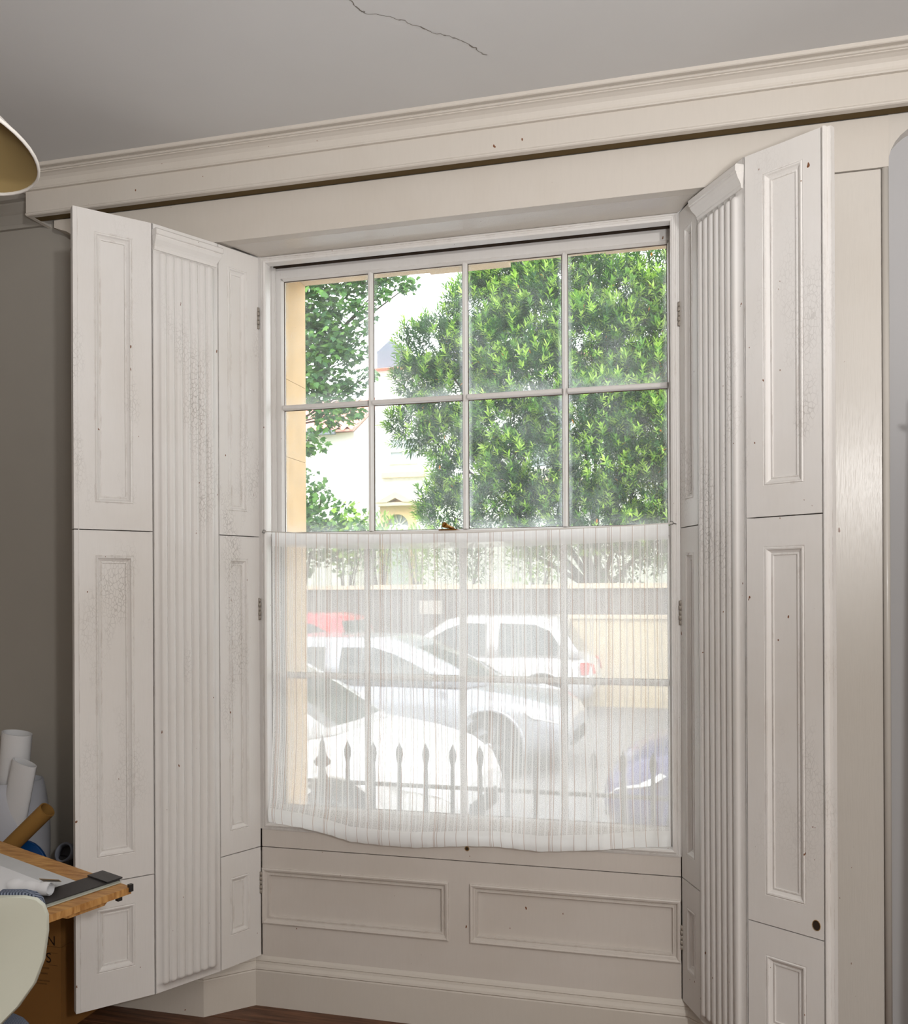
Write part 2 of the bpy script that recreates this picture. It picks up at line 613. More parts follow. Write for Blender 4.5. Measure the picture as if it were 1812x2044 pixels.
    def build(self, name, mat, parent=None, origin=None, recalc=True):
        me = bpy.data.meshes.new(name)
        if origin is None:
            xs = [p.x for p in self.v]
            ys = [p.y for p in self.v]
            zs = [p.z for p in self.v]
            origin = Vector(((min(xs) + max(xs)) / 2, (min(ys) + max(ys)) / 2, min(zs)))
        origin = Vector(origin)
        me.from_pydata([tuple(p - origin) for p in self.v], [], self.f)
        me.polygons.foreach_set('use_smooth', self.sm)
        if recalc:
            bm = bmesh.new()
            bm.from_mesh(me)
            bmesh.ops.recalc_face_normals(bm, faces=bm.faces)
            bm.to_mesh(me)
            bm.free()
        me.materials.append(M[mat] if isinstance(mat, str) else mat)
        o = bpy.data.objects.new(name, me)
        COL.objects.link(o)
        if parent is not None:
            o.parent = parent
            o.location = origin - WL[parent.name]
        else:
            o.location = origin
        WL[o.name] = origin
        return o


def copy_obj(o, parent, offset):
    c = o.copy()
    COL.objects.link(c)
    c.parent = parent
    c.location = o.location + Vector(offset)
    return c


def frame2(A, B, flip=False):
    """vertical frame from A to B (xy); n points to the viewer side"""
    A, B = Vector((A[0], A[1], 0)), Vector((B[0], B[1], 0))
    d = (B - A)
    L = d.length
    d.normalize()
    n = Vector((d.y, -d.x, 0))
    mid = (A + B) / 2
    if n.dot(Vector((CAM.x, CAM.y, 0)) - mid) < 0:
        n = -n

    def fr(u, z, nn):
        return A + d * u + n * nn + Vector((0, 0, z))
    return fr, L


# ================================================================== ROOM SHELL
CZ = 2.862                      # ceiling height
XL, XR, YB = -2.75, 3.3, -5.6   # side walls, back wall
WY = -0.145                     # panelled window wall face
PY = -0.115                     # wall behind the boards
LY = -0.10                      # plaster wall face, left
YO = 0.305                      # outer face of the house wall

m = MB()
m.box(XL, -1.30, LY, YO, -0.6, CZ + 0.3)                       # left plaster part
m.prism([(-1.30, PY), (-0.853, PY), (-0.735, 0.008), (-0.735, 0.15), (-0.68, 0.15), (-0.68, YO), (-1.30, YO)], 'z', -0.6, 2.72)
m.box(-1.30, 3.3, PY, YO, 2.72, CZ + 0.3)
wall = m.build('wall_front', 'wall')
tag(wall, 'plastered window wall, grey to the left of the shutters', kind='structure')
m = MB()
m.prism([(1.262, PY), (0.853, PY), (0.735, 0.008), (0.735, 0.15), (0.68, 0.15), (0.68, YO), (1.262, YO)], 'z', -0.6, 2.72)
m.box(-0.735, 0.735, 0.03, YO, -0.6, 0.52)                     # under the window
m.box(-0.735, 0.735, -0.02, 0.15, 2.62, 2.72)
m.box(-0.735, 0.735, 0.15, YO - 0.03, 2.62, 2.72)
pier = m.build('wall_pier', 'cream')
tag(pier, 'wall body around the window opening', kind='structure')

m = MB()
m.box(XL, XR, YB, 0.0, -0.25, -0.02)
sub = m.build('floor', 'gap')
tag(sub, 'dark brown floorboards', kind='structure')
pw = 0.128
y = 0.0
i = 0
while y > -3.4:
    m = MB()
    m.box(XL, XR, y - pw + 0.0035, y, -0.02, -0.0005 * (i % 3))
    m.build('plank', 'floor', sub)
    y -= pw
    i += 1
m = MB()
m.box(XL, XR, YB, y, -0.02, -0.001)
tag(m.build('far_planks', 'floor', sub), kind='stuff')

m = MB()
m.box(XL, XR, YB, 0.0, CZ, CZ + 0.2)
ceil = m.build('ceiling', 'ceil')
tag(ceil, 'plain white plaster ceiling with a hairline crack', kind='structure')
m = MB()
m.box(XL - 0.15, XL, YB, YO, -0.25, CZ + 0.2)
tag(m.build('wall_left', 'roomwall'), 'side wall', kind='structure')
m = MB()
m.box(XR, XR + 0.15, YB, YO, -0.25, CZ + 0.2)
tag(m.build('wall_right', 'roomwall'), 'side wall', kind='structure')
m = MB()
m.box(XL, XR, YB - 0.15, YB, -0.25, CZ + 0.2)
tag(m.build('wall_back', 'roomwall'), 'wall behind the camera', kind='structure')


def pix(px, py):
    a, b = px - 906.0, py - 1180.7
    u = math.cos(ROLL) * a + math.sin(ROLL) * b
    v = -math.sin(ROLL) * a + math.cos(ROLL) * b
    return cF + cR * (u / 1812.0) - cU * (v / 1812.0)


def on_z(px, py, z):
    d = pix(px, py)
    return CAM + d * ((z - CAM.z) / d.z)


def on_y(px, py, y):
    d = pix(px, py)
    return CAM + d * ((y - CAM.y) / d.y)


# ceiling crack: a hairline ribbon opened in the plaster
cr = [(698, 0), (712, 12), (722, 22), (728, 26), (752, 29), (778, 33), (800, 40), (826, 49), (848, 58), (870, 66), (900, 72), (922, 80), (944, 93), (962, 106), (972, 110)]
pts = [on_z(x, yy, CZ) for x, yy in cr]
m = MB()
rows = []
sub_pts = []
for a, b in zip(pts[:-1], pts[1:]):
    for k in range(4):
        q = a.lerp(b, k / 4)
        sub_pts.append(q + Vector((RND.uniform(-1, 1), RND.uniform(-1, 1), 0)) * 0.004)
for i in range(len(sub_pts) - 1):
    a, b = sub_pts[i], sub_pts[i + 1]
    d = (b - a).normalized()
    s = Vector((-d.y, d.x, 0)) * (0.0008 + 0.0016 * RND.random() ** 2)
    z0 = Vector((0, 0, -0.0006))
    m.add([a - s + z0, b - s + z0, b + s + z0, a + s + z0], [(0, 1, 2, 3)])
m.build('crack', 'crackline', ceil)

# alcove on the right: shallow recess with a rounded corner, plaster back
m = MB()
m.box(1.20, XR, WY + 0.05, YO, -0.6, 2.73)
o = m.build('wall_alcove', 'alcove')
tag(o, 'grey plaster back of the shallow alcove beside the window', kind='structure')
arc = []
r = 0.105
for k in range(9):
    t = math.pi - k * math.pi / 2 / 8
    arc.append((1.262 + r + r * math.cos(t), 2.585 + r * math.sin(t)))
poly = [(1.262, 2.585)] + arc[1:] + [(XR, 2.69), (XR, 2.72), (1.262, 2.72)]
m = MB()
m.prism(poly, 'y', WY, WY + 0.05)
o = m.build('trim_1', 'cream')
tag(o, 'cream rounded head of the alcove', kind='structure')

# fascia board over the window (cream), with a shaped left end, proud of the boards below
m = MB()
m.prism([(-1.405, 2.715), (-1.405, 2.69), (-1.385, 2.682), (-1.355, 2.672), (-1.33, 2.655), (-1.315, 2.62), (-1.31, 2.575),
         (-0.765, 2.575), (0.765, 2.575), (1.262, 2.575), (1.262, 2.715)], 'y', WY - 0.008, LY + 0.002)
o = m.build('trim_2', 'cream_matt')
tag(o, 'broad cream board across the top of the window opening', kind='structure')

# window soffit
m = MB()
m.add([(-0.70, 0.0, 2.572), (0.70, 0.0, 2.572), (0.772, WY - 0.008, 2.576), (-0.772, WY - 0.008, 2.576),
       (-0.70, 0.0, 2.63), (0.70, 0.0, 2.63), (0.772, WY - 0.006, 2.63), (-0.772, WY - 0.006, 2.63)],
      [(0, 1, 2, 3), (4, 7, 6, 5), (0, 4, 5, 1), (1, 5, 6, 2), (2, 6, 7, 3), (3, 7, 4, 0)])
o = m.build('trim_3', 'cream')
tag(o, 'glossy cream soffit board above the window', kind='structure')

# right pier facing: plain gloss board and a round bead
m = MB()
m.box(0.865, 1.2425, WY - 0.003, PY - 0.0005, 0.0, 2.572)
m.box(1.2425, 1.2615, WY + 0.004, PY - 0.0005, 0.0, 2.572)
pf = m.build('trim_4', 'cream')
tag(pf, 'tall glossy cream board to the right of the shutters', kind='structure')
m = MB()
m.tube([(1.2535, WY - 0.001, 0.0), (1.2535, WY - 0.001, 2.573)], 0.0095, 14)
m.build('bead', 'cream', pf)

# ------------------------------------------------------------------ pelmet with cornice
pel = empty('curtain_pelmet', (0.2, -0.21, 2.70))
tag(pel, 'long cream wooden pelmet box with cornice moulding under the ceiling', 'pelmet')
m = MB()
m.prism([(-0.21, 2.7255), (-0.21, 2.797), (-0.19, 2.797), (-0.19, 2.7155), (-0.2085, 2.7155), (-0.2125, 2.718), (-0.2135, 2.7205), (-0.2125, 2.7235)],
        'x', -1.473, 2.95)
m.build('fascia', 'cream_matt', pel)
m = MB()
m.box(-1.473, -1.458, -0.19, LY, 2.7155, 2.797)
m.build('end_board', 'cream_matt', pel)
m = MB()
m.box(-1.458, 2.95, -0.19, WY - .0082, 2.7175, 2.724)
m.build('soffit', 'soffit_dark', pel)  # added board; the dark of the pelmet gap is put into its colour
prof = [(-.19, 2.797), (-.221, 2.797), (-.223, 2.8005), (-.2222, 2.804), (-.2185, 2.8045), (-.2195, 2.812), (-.2235, 2.823), (-.231, 2.831),
        (-.242, 2.8365), (-.249, 2.838), (-.249, 2.8405), (-.2545, 2.8415), (-.2575, 2.8445), (-.2545, 2.848), (-.2505, 2.8485), (-.2505, 2.8505),
        (-.264, 2.8512), (-.2665, 2.8530), (-.268, 2.862), (-.19, 2.862)]
m = MB()
m.sweep([(-1.473, LY), (-1.473, -0.21), (2.95, -0.21)], [(-(yy + .21), z) for yy, z in prof], closed=True)
m.build('cornice', 'cream_matt', pel)

# plaster cornice on the left wall
prof = [(0, 2.722), (.014, 2.722), (.016, 2.735), (.006, 2.74), (.006, 2.775), (.012, 2.78), (.030, 2.802), (.030, 2.808), (.045, 2.812),
        (.052, 2.83), (.06, 2.862), (0, 2.862)]
m = MB()
m.sweep([(XL, LY), (-1.476, LY)], prof, closed=True)
o = m.build('trim_5', 'wall')
tag(o, 'worn plaster cornice at the left end of the pelmet', kind='structure')

# ------------------------------------------------------------------ skirting
prof = [(0, 0), (.022, 0), (.022, .118), (.020, .122), (.0235, .126), (.0215, .133), (.015, .141), (.013, .149), (.015, .152), (.012, .159), (.005, .168), (0, .169)]
SKX = [(-2.74, -0.118), (-0.855, -0.118), (-0.727, 0.006), (0.727, 0.006), (0.855, -0.118), (1.255, -0.118)]
m = MB()
m.sweep(SKX, prof, closed=True)
o = m.build('baseboard_front', 'cream_matt')
tag(o, 'cream moulded skirting board running under the window', kind='structure')

# ------------------------------------------------------------------ apron panelling below the window
ap = empty('window_apron', (0, 0.0, 0.165))
tag(ap, 'white panelled apron below the window with two long moulded panels', 'panelling')


def frY(u, z, n):
    return Vector((u, -n, z))


m = MB()                     # frame around two openings, u = x, n toward the room
G, PT, PB = 0.036, 0.470, 0.279
for (u0, u1, z0, z1) in [(-.70, .70, .166, PB), (-.70, .70, PT, .5405), (-G, G, PB, PT)]:
    m.fbox(frY, u0, u1, z0, z1, -0.02, 0.0)
m.build('rail_frame', 'apron', ap)
m = MB()
m.fbox(frY, -.70, .70, .5435, .604, -0.02, 0.0)
m.build('top_rail', 'apron', ap)
m = MB()
m.fbox(frY, -.70, .70, .1665, .60, -0.026, -0.0205)
m.build('backing', 'gap', ap)
PM = [(0, 0.0), (0.0, 0.006), (0.004, 0.008), (0.010, 0.006), (0.014, -0.002), (0.018, -0.004), (0.020, 0.000), (0.024, 0.000), (0.026, -0.008), (0.026, -0.012)]
for s in (-1, 1):
    a, b = (-.699, -G) if s < 0 else (G, .699)
    m = MB()
    m.ringframe(frY, a, b, PB, PT, PM)
    mo = m.build('panel_moulding', 'apron', ap)
    m = MB()
    m.fbox(frY, a + .02, b - .02, PB + .02, PT - .02, -0.02, -0.011)
    m.build('panel', 'apron', ap)
for s in (-1, 1):            # keyhole pull, seen as a dark hole with torn rim
    pass
h = on_y(932, 1694, 0.0)
m = MB()
mt = Matrix.Translation(Vector((h.x, -0.0008, h.z))) @ Matrix.Rotation(math.pi / 2, 4, 'X')
m.lathe([(0.0085, -0.0004), (0.0070, 0.0010), (0.0058, 0.0004)], 10, mt)
ring = m.build('hole_rim', 'tape', ap)
m = MB()
m.disc((0, 0, 0.0003), 0.0062, 10, mt)
m.build('hole', 'gap', ap)

# ------------------------------------------------------------------ sash window
win = empty('window_1', (0, 0.05, 0.60))
tag(win, 'four-over-four-pane white sash window with old dusty glass', kind='structure')
ZB, ZH = 0.604, 2.572
m = MB()
for s in (-1, 1):
    m.box(*sorted((s * .735, s * .698)), 0.0, 0.15, ZB, ZH + .05)      # box linings
m.build('frame', 'white2', win)
m = MB()
m.box(-.70, .70, 0.0, 0.15, 2.5725, 2.61)
m.box(-.698, .698, 0.138, 0.15, 2.56, 2.60)
m.build('frame_head', 'white2', win)
m = MB()
m.box(-.69, .69, .086, .0985, 2.5640, 2.5722)
m.build('head_shade_strip', 'gap', win)  # dark strip standing in for the shade above the top rail
# staff bead: mitred round moulding on the room side
BP = [(0, 0.03), (0, 0.002), (0.002, -0.002), (0.008, -0.004), (0.009, -0.0015), (0.012, -0.0015), (0.013, -0.006), (0.018, -0.008), (0.0235, -0.005), (0.0245, 0.002), (0.0245, 0.03)]


def frB(u, z, n):
    return Vector((u, n, z))


m = MB()
m.ringframe(frB, -.70, .70, ZB - 0.004, ZH, BP)
m.build('staff_bead', 'white2', win)
m = MB()
for s in (-1, 1):
    m.box(*sorted((s * .698, s * .685)), 0.088, 0.096, 1.60, ZH)       # parting beads
m.build('parting_bead', 'white2', win)
m = MB()
m.box(-.698, .698, 0.025, 0.22, 0.585, 0.615)
m.build('sill', 'white2', win)


def sash(name, y0, y1, gy, z0, z1, zt, zb, zmid, xg):
    """one sash: stiles, rails, glazing bars with bevelled noses, 8 panes"""
    root = empty(name, (0, (y0 + y1) / 2, z0), parent=win)
    m = MB()
    for s in (-1, 1):
        m.box(*sorted((s * .697, s * (xg + 0.006))), y0, y1, z0, z1)
        m.prism([(s * (xg + .006), y0), (s * (xg + .0045), y0 - .0), (s * xg, y0 + .012), (s * xg, y1 - .008), (s * (xg + .006), y1 - .002)], 'z', zb, zt)
    m.build('stile', 'white2', root)
    m = MB()
    m.box(-xg - .006, xg + .006, y0, y1, zt + .006, z1)
    m.prism([(y0, zt + .006), (y0 + .012, zt), (y1 - .008, zt), (y1, zt + .006)], 'x', -xg, xg)
    m.build('top_rail', 'white2', root)
    m = MB()
    m.box(-xg - .006, xg + .006, y0, y1, z0, zb - .006)
    m.prism([(y0, zb - .006), (y0 + .012, zb), (y1 - .008, zb), (y1, zb - .006)], 'x', -xg, xg)
    m.build('bottom_rail', 'white2', root)
    pitch = (2 * xg + .018) / 4
    bars = [-xg - .009 + pitch * k for k in range(1, 4)]
    hw = .009
    for b in bars:
        m = MB()
        m.prism([(b - .0035, y0), (b + .0035, y0), (b + .005, y0 + .006), (b + hw, y0 + .014), (b + hw, y0 + .02), (b + .004, y1 - .004),
                 (b - .004, y1 - .004), (b - hw, y0 + .02), (b - hw, y0 + .014), (b - .005, y0 + .006)], 'z', zb, zt)
        m.build('glazing_bar', 'white2', root)
    xs = [-xg] + bars + [xg]
    put = MB()
    for k in range(4):
        a = xs[k] + (0 if k == 0 else .0092)
        b = xs[k + 1] - (0 if k == 3 else .0092)
        m = MB()
        m.prism([(y0 + .0005, zmid - .0045), (y0 + .0005, zmid + .0045), (y0 + .003, zmid + .0075), (y0 + .016, zmid + hw), (y0 + .02, zmid + hw),
                 (y1 - .004, zmid + .004), (y1 - .004, zmid - .004), (y0 + .02, zmid - hw), (y0 + .016, zmid - hw), (y0 + .003, zmid - .0075)], 'x', a, b)
        m.build('cross_bar', 'white2', root)
        for (p, q) in ((zb, zmid - hw), (zmid + hw, zt)):
            m = MB()
            m.box(a - .002 if k else a - .002, b + .002, gy, gy + .003, p - .002, q + .002)
            m.build('pane', 'glass', root)
            e_ = .0022
            put.ringframe(frB, a, b, p, q, [(0.0, gy - .0032), (e_, gy - .0004)])
    put.build('putty', 'putty', root)
    return root


sash('upper_sash', 0.100, 0.136, 0.120, 1.585, 2.578, 2.522, 1.628, 2.072, 0.664)
sash('lower_sash', 0.048, 0.084, 0.068, 0.615, 1.620, 1.584, 0.676, 1.128, 0.664)
# brass sash fastener on the meeting rail
fa = empty('sash_fastener', (-0.047, 0.05, 1.62))
tag(fa, 'small worn brass sash fastener just above the curtain cord', 'fastener')
m = MB()
m.box(-.075, -.015, .040, .085, 1.62, 1.6235)
m.build('plate', 'brass', fa)
m = MB()
a, b = Vector((-0.030, 0.060, 1.626)), Vector((-0.050, 0.018, 1.637))
m.tube([a, a.lerp(b, .5), a.lerp(b, .8), b], [.006, .0055, .0075, .0095], 12)
m.build('lever', 'brass', fa)
m = MB()
d = (b - a).normalized()
m.tube([b + d * .0005, b + d * .004], [.0055, .004], 10)
m.build('knob_end', 'brass', fa)

# ------------------------------------------------------------------ stone reveal outside
sr = empty('wall_outer', (0, 0.25, 0.3))
tag(sr, 'ochre limestone surround outside the window', kind='structure')
zs = [0.30, 0.62, 0.96, 1.30, 1.635, 1.905, 2.185, 2.60]
for s in (-1, 1):
    for a, b in zip(zs[:-1], zs[1:]):
        m = MB()
        x0, x1 = sorted((s * .672, s * .72))
        m.box(x0, x1, .150, .318, a + .0008, b - .0008)
        m.build('stone_block', 'bath', sr)
for a, b, zz in [(-.72, -.40, 2.574), (-.397, -.18, 2.577), (-.177, .118, 2.570), (.121, .45, 2.587), (.453, .72, 2.582)]:
    m = MB()
    m.box(a, b, .150, .318, zz, 2.72)
    m.build('lintel_stone', 'bath2', sr)
m = MB()
m.prism([(.15, .60), (.36, .575), (.36, .52), (.15, .52)], 'x', -.75, .75)
m.build('stone_sill', 'bath2', sr)

# ------------------------------------------------------------------ shutters
TIERS = [(0.169, 0.5415, 0.272, 0.465), (0.5445, 1.6065, 0.620, 1.531), (1.6095, 2.568, 1.689, 2.507)]
TH = 0.026
PMS = [(0.0, 0.0), (0.002, -0.001), (0.0045, 0.0012), (0.008, 0.0005), (0.011, -0.004), (0.017, -0.0085), (0.0185, -0.0085), (0.0195, -0.0065), (0.0225, -0.0065), (0.0235, -0.0105)]


def panel_leaf(root, A, B, p0, p1, name, edge_bead=None, thick=TH):
    fr, L = frame2(A, B)
    for z0, z1, a, b in TIERS:
        m = MB()
        m.fbox(fr, 0.001, p0, z0, z1, -thick, 0)
        m.fbox(fr, p1, L - .001, z0, z1, -thick, 0)
        m.fbox(fr, p0, p1, z0, a, -thick, 0)
        m.fbox(fr, p0, p1, b, z1, -thick, 0)
        sec = m.build(name, 'white', root)
        m = MB()
        m.ringframe(fr, p0, p1, a, b, PMS)
        m.build('panel_moulding', 'white', sec)
        m = MB()
        m.fbox(fr, p0, p1, a, b, -thick + .002, -0.0100)
        m.build('panel', 'white', sec)
    # dark core seen through the joints
    m = MB()
    m.fbox(fr, 0.003, L - .003, .170, 2.567, -thick + .0015, -thick + .004)
    m.build('backing', 'gap', root)
    return fr, L


def pilaster_leaf(root, A, B, nfl, e0, e1, zt_fl, zb_fl, th=0.03, proud=0.002, crown=True):
    """fluted leaf: half-round flutes cut into a board with rounded ends, cornice on top"""
    fr, L = frame2(A, B)
    pitch = (L - e0 - e1) / nfl
    fw = pitch * 0.47

    def row(z, scale):
        pts = [(0.001, 0.0)]
        for k in range(nfl):
            c = e0 + pitch * (k + .5)
            w = fw * scale
            if scale > 0.01:
                for q in range(7):
                    t = math.pi * q / 6
                    pts.append((c - w * math.cos(t), .0125 * scale * math.sin(t) ** .8))
            else:
                for q in range(7):
                    pts.append((c - fw * .02 * math.cos(math.pi * q / 6), 0.0))
        pts.append((L - 0.001, 0.0))
        return [fr(u, z, n + proud) for u, n in pts]
    zz = [(0.169, 0), (zb_fl - .0005, 0)]
    for q in range(6):
        t = (q + .5) / 6 * math.pi / 2
        zz.append((zb_fl + fw * (1 - math.cos(t)), math.sin(t)))
    zz.append((zb_fl + fw, 1))
    for k in range(1, 8):
        zz.append((zb_fl + fw + (zt_fl - zb_fl - 2 * fw) * k / 8, 1))
    zz.append((zt_fl - fw, 1))
    for q in range(5, -1, -1):
        t = (q + .5) / 6 * math.pi / 2
        zz.append((zt_fl - fw * (1 - math.cos(t)), math.sin(t)))
    zz += [(zt_fl + .0005, 0), (2.568, 0)]
    rows = [row(z, s) for z, s in zz]
    m = MB()
    m.loft(rows, close=False, cap=False, smooth=True)
    n = len(rows[0])
    # sides and back of the board
    m.fbox(fr, 0.001, L - 0.001, 0.169, 2.568, -th, proud - .0006)
    m.fbox(fr, 0.001, 0.004, .169, 2.568, proud - .004, proud)
    m.fbox(fr, L - 0.004, L - 0.001, .169, 2.568, proud - .004, proud)
    m.fbox(fr, 0.001, L - 0.001, .169, .1695, proud - .004, proud)
    m.fbox(fr, 0.001, L - 0.001, 2.5675, 2.568, proud - .004, proud)
    o = m.build('fluted_leaf', 'white', root)
    for p in o.data.polygons:
        pass
    if crown:
        cp = [(0, 2.487), (.004, 2.487), (.006, 2.493), (.006, 2.497), (.010, 2.504), (.018, 2.515), (.022, 2.524), (.022, 2.528), (.026, 2.530), (.026, 2.545), (.022, 2.549), (0, 2.552)]
        u0, u1 = 0.012 if True else 0, L - 0.006
        rings = []
        for nn, z in cp:
            rings.append([fr(u0 - nn * .6, z, proud), fr(u0 - nn * .6, z, proud + nn), fr(u1 + nn * .2, z, proud + nn), fr(u1 + nn * .2, z, proud)])
        m = MB()
        m.loft(rings, close=True, cap=True, smooth=False)
        m.build('crown_moulding', 'white', root)
    return fr, L


def hinge(root, fr, u, z, n=0.002, h=0.075):
    m = MB()
    for k in range(5):
        z0 = z - h / 2 + h * k / 5
        w = .0042 if k % 2 == 0 else .0052
        m.tube([fr(u, z0 + .001, n), fr(u, z0 + h / 5 - .001, n)], w, 10)
    m.fbox(fr, u - .002, u + .004, z - h / 2, z + h / 2, -0.004, 0.001)
    return m.build('hinge', 'hinge', root)


# left set
LA, LB, LD, LE = (-.703, -.004), (-.772, -.155), (-.885, -.363), (-1.036, -.540)
ls = empty('folding_shutter', (-.86, -.27, .169))
tag(ls, 'tall white folding shutter on the left of the window, beside the drawing table', 'shutter', 'folding shutters of the window')
fr, L = panel_leaf(ls, LA, LB, 0.049, 0.129, 'inner_leaf')
for z in (2.36, 1.36, 0.42):
    hinge(ls, fr, .002, z)
fr, L = pilaster_leaf(ls, LB, LD, 7, 0.022, 0.020, 2.484, 0.190)
fr, L = panel_leaf(ls, LD, LE, 0.058, 0.172, 'outer_leaf')
m = MB()
m.fbox(fr, L - .0155, L - .0135, .17, 2.567, -.002, .0012)
m.build('edge_quirk', 'white', ls)

# right set
RA, RB, RD, RE = (.703, -.004), (.756, -.128), (.876, -.328), (1.051, -.441)
rs = empty('folding_shutter', (.88, -.24, .169))
tag(rs, 'tall white folding shutter on the right of the window, next to the cream board', 'shutter', 'folding shutters of the window')
fr, L = panel_leaf(rs, RA, RB, 0.035, 0.098, 'inner_leaf')
for z in (2.26, 1.35, 0.36):
    hinge(rs, fr, .002, z)
fr, L = pilaster_leaf(rs, RB, RD, 7, 0.014, 0.024, 2.478, 0.190)
fr, L = panel_leaf(rs, RD, RE, 0.050, 0.161, 'outer_leaf')
m = MB()                                     # rounded rebate bead along the free edge
ring = []
pr = [(L + .000, -TH), (L + .000, -.004), (L + .002, .001), (L + .006, .0035), (L + .010, .002), (L + .012, -.003), (L + .0125, -.008), (L + .0215, -.009), (L + .0225, -TH)]
rings = [[fr(u, z, n) for u, n in pr] for z in (.169, 2.568)]
m.loft(rings, close=True, cap=True, smooth=False)
m.build('rebate_bead', 'white', rs)
m = MB()                                     # knob hole
c = fr(.188, .577, 0.0004)
dU = (fr(1, 0, 0) - fr(0, 0, 0))
dN = (fr(0, 0, 1) - fr(0, 0, 0))
m.add([c + dU * (.0095 * math.cos(t * math.pi / 6)) + Vector((0, 0, .0125 * math.sin(t * math.pi / 6))) for t in range(12)], [tuple(range(12))])
m.build('knob_hole', 'gap', rs)
m = MB()
rg = [[c + dU * ((.0095 + k) * math.cos(t * math.pi / 6)) + Vector((0, 0, (.0125 + k) * math.sin(t * math.pi / 6))) + dN * q for t in range(12)]
      for k, q in ((0, .0002), (.0006, .0014), (.0018, 0))]
m.loft(rg, True, False)
m.build('hole_rim', 'tape', rs)

# ------------------------------------------------------------------ half curtain on its cord
cu = empty('half_curtain', (0, -.02, .6))
tag(cu, 'sheer white striped half curtain covering the lower sash', 'curtain')
cord_pts = [(527, 1061), (600, 1064), (740, 1065.5), (940, 1063), (1140, 1055), (1260, 1049), (1340, 1044)]
CP = [on_y(x, yy, -.017) for x, yy in cord_pts]


def interp(tbl, x):
    if x <= tbl[0][0]:
        return tbl[0][1]
    for (a, b), (c, d) in zip(tbl[:-1], tbl[1:]):
        if x <= c:
            return b + (d - b) * (x - a) / (c - a)
    return tbl[-1][1]


top_t = [(p.x, p.z) for p in CP]
hem_t = [(p.x, p.z) for p in [on_y(*q, -.032) for q in [(533, 1640), (600, 1652), (650, 1664), (700, 1680), (760, 1687), (830, 1692), (930, 1689), (990, 1690), (1080, 1700), (1200, 1697), (1270, 1691), (1340, 1690)]]]
NU, NV = 260, 72
vs, uvs, fs = [], [], []
for j in range(NV + 1):
    v = j / NV                      # 0 bottom
    for i in range(NU + 1):
        u = i / NU
        x_top = -.650 + 1.318 * u
        # left edge drifts out near the bottom, gathers at both lower corners
        x = x_top + (-.012) * (1 - u) ** 6 * max(0.0, (.3 - v) / .3) ** 1.2
        x += .010 * math.sin(u * 17 + 1.3) * (1 - v) * .35
        x += .006 * (u ** 4) * (1 - v) ** 4
        zt = interp(top_t, x) - .001
        zb = interp(hem_t, x)
        z = zb + (zt - zb) * v
        rip = math.sin(u * 160 + 1.1 * math.sin(u * 31)) * (.0003 + .0016 * (1 - v) ** 8)
        rip += math.sin(u * 41 + 2 * v) * .0012 * (1 - abs(2 * v - 1)) + math.sin(u * 13 + 3.1 + v) * .003 * math.sin(math.pi * v)
        fold = .012 * math.exp(-((v - .035) / .03) ** 2)
        yb = -.016 - .014 * (1 - v) ** 2
        vs.append((x, yb + rip - fold, z))
        uvs.append((u * 1.318 + .004 * math.sin(v * 9 + u * 20) * (1 - v), v))
for j in range(NV):
    for i in range(NU):
        a = j * (NU + 1) + i
        fs.append((a, a + 1, a + NU + 2, a + NU + 1))
me = bpy.data.meshes.new('cloth')
base = WL[cu.name]
me.from_pydata([(x - base.x, y - base.y, z - base.z) for x, y, z in vs], [], fs)
uvl = me.uv_layers.new(name='UVMap')
li = np.zeros(len(me.loops), dtype=np.int32)
me.loops.foreach_get('vertex_index', li)
uvl.data.foreach_set('uv', np.array(uvs, dtype=np.float32)[li].ravel())
me.polygons.foreach_set('use_smooth', [True] * len(me.polygons))
me.materials.append(M['curtain'])
cl = bpy.data.objects.new('cloth', me)
COL.objects.link(cl)
cl.parent = cu
m = MB()
m.tube(CP, .0016, 6)
m.build('cord', 'cord', cu)
for s, p in ((-1, CP[0]), (1, CP[-1])):
    hk = MB()
    pts = [p + Vector((.0055 * math.cos(t) * s * -1, 0, .0055 * math.sin(t))) for t in [k * math.pi / 8 for k in range(0, 15)]]
    hk.tube(pts, .0011, 6)
    hk.tube([p + Vector((s * .005, 0, 0)), p + Vector((s * .014, .014, -.002))], .0012, 6)
    o = hk.build('curtain_hook', 'steel')
    tag(o, ('steel screw eye holding the curtain cord at its left end' if s < 0 else 'steel screw eye holding the curtain cord at its right end'), 'hook', 'curtain hooks')

# ================================================================== LEFT CORNER
# drawing table
TZ = 0.72
TA = Vector((-.554, -.968, 0))
tu = Vector((-.917, .399, 0)).normalized()
tv = Vector((-.27, -.963, 0)).normalized()
tb = empty('drawing_table', (TA.x, TA.y, 0))
tag(tb, 'worn wooden drawing table jutting in at lower left', 'table')


def frT(u, z, v):
    return TA + tu * u + tv * v + Vector((0, 0, z))


def tbox(u0, u1, v0, v1, z0, z1):
    return MB().fbox(frT, u0, u1, z0, z1, v0, v1)


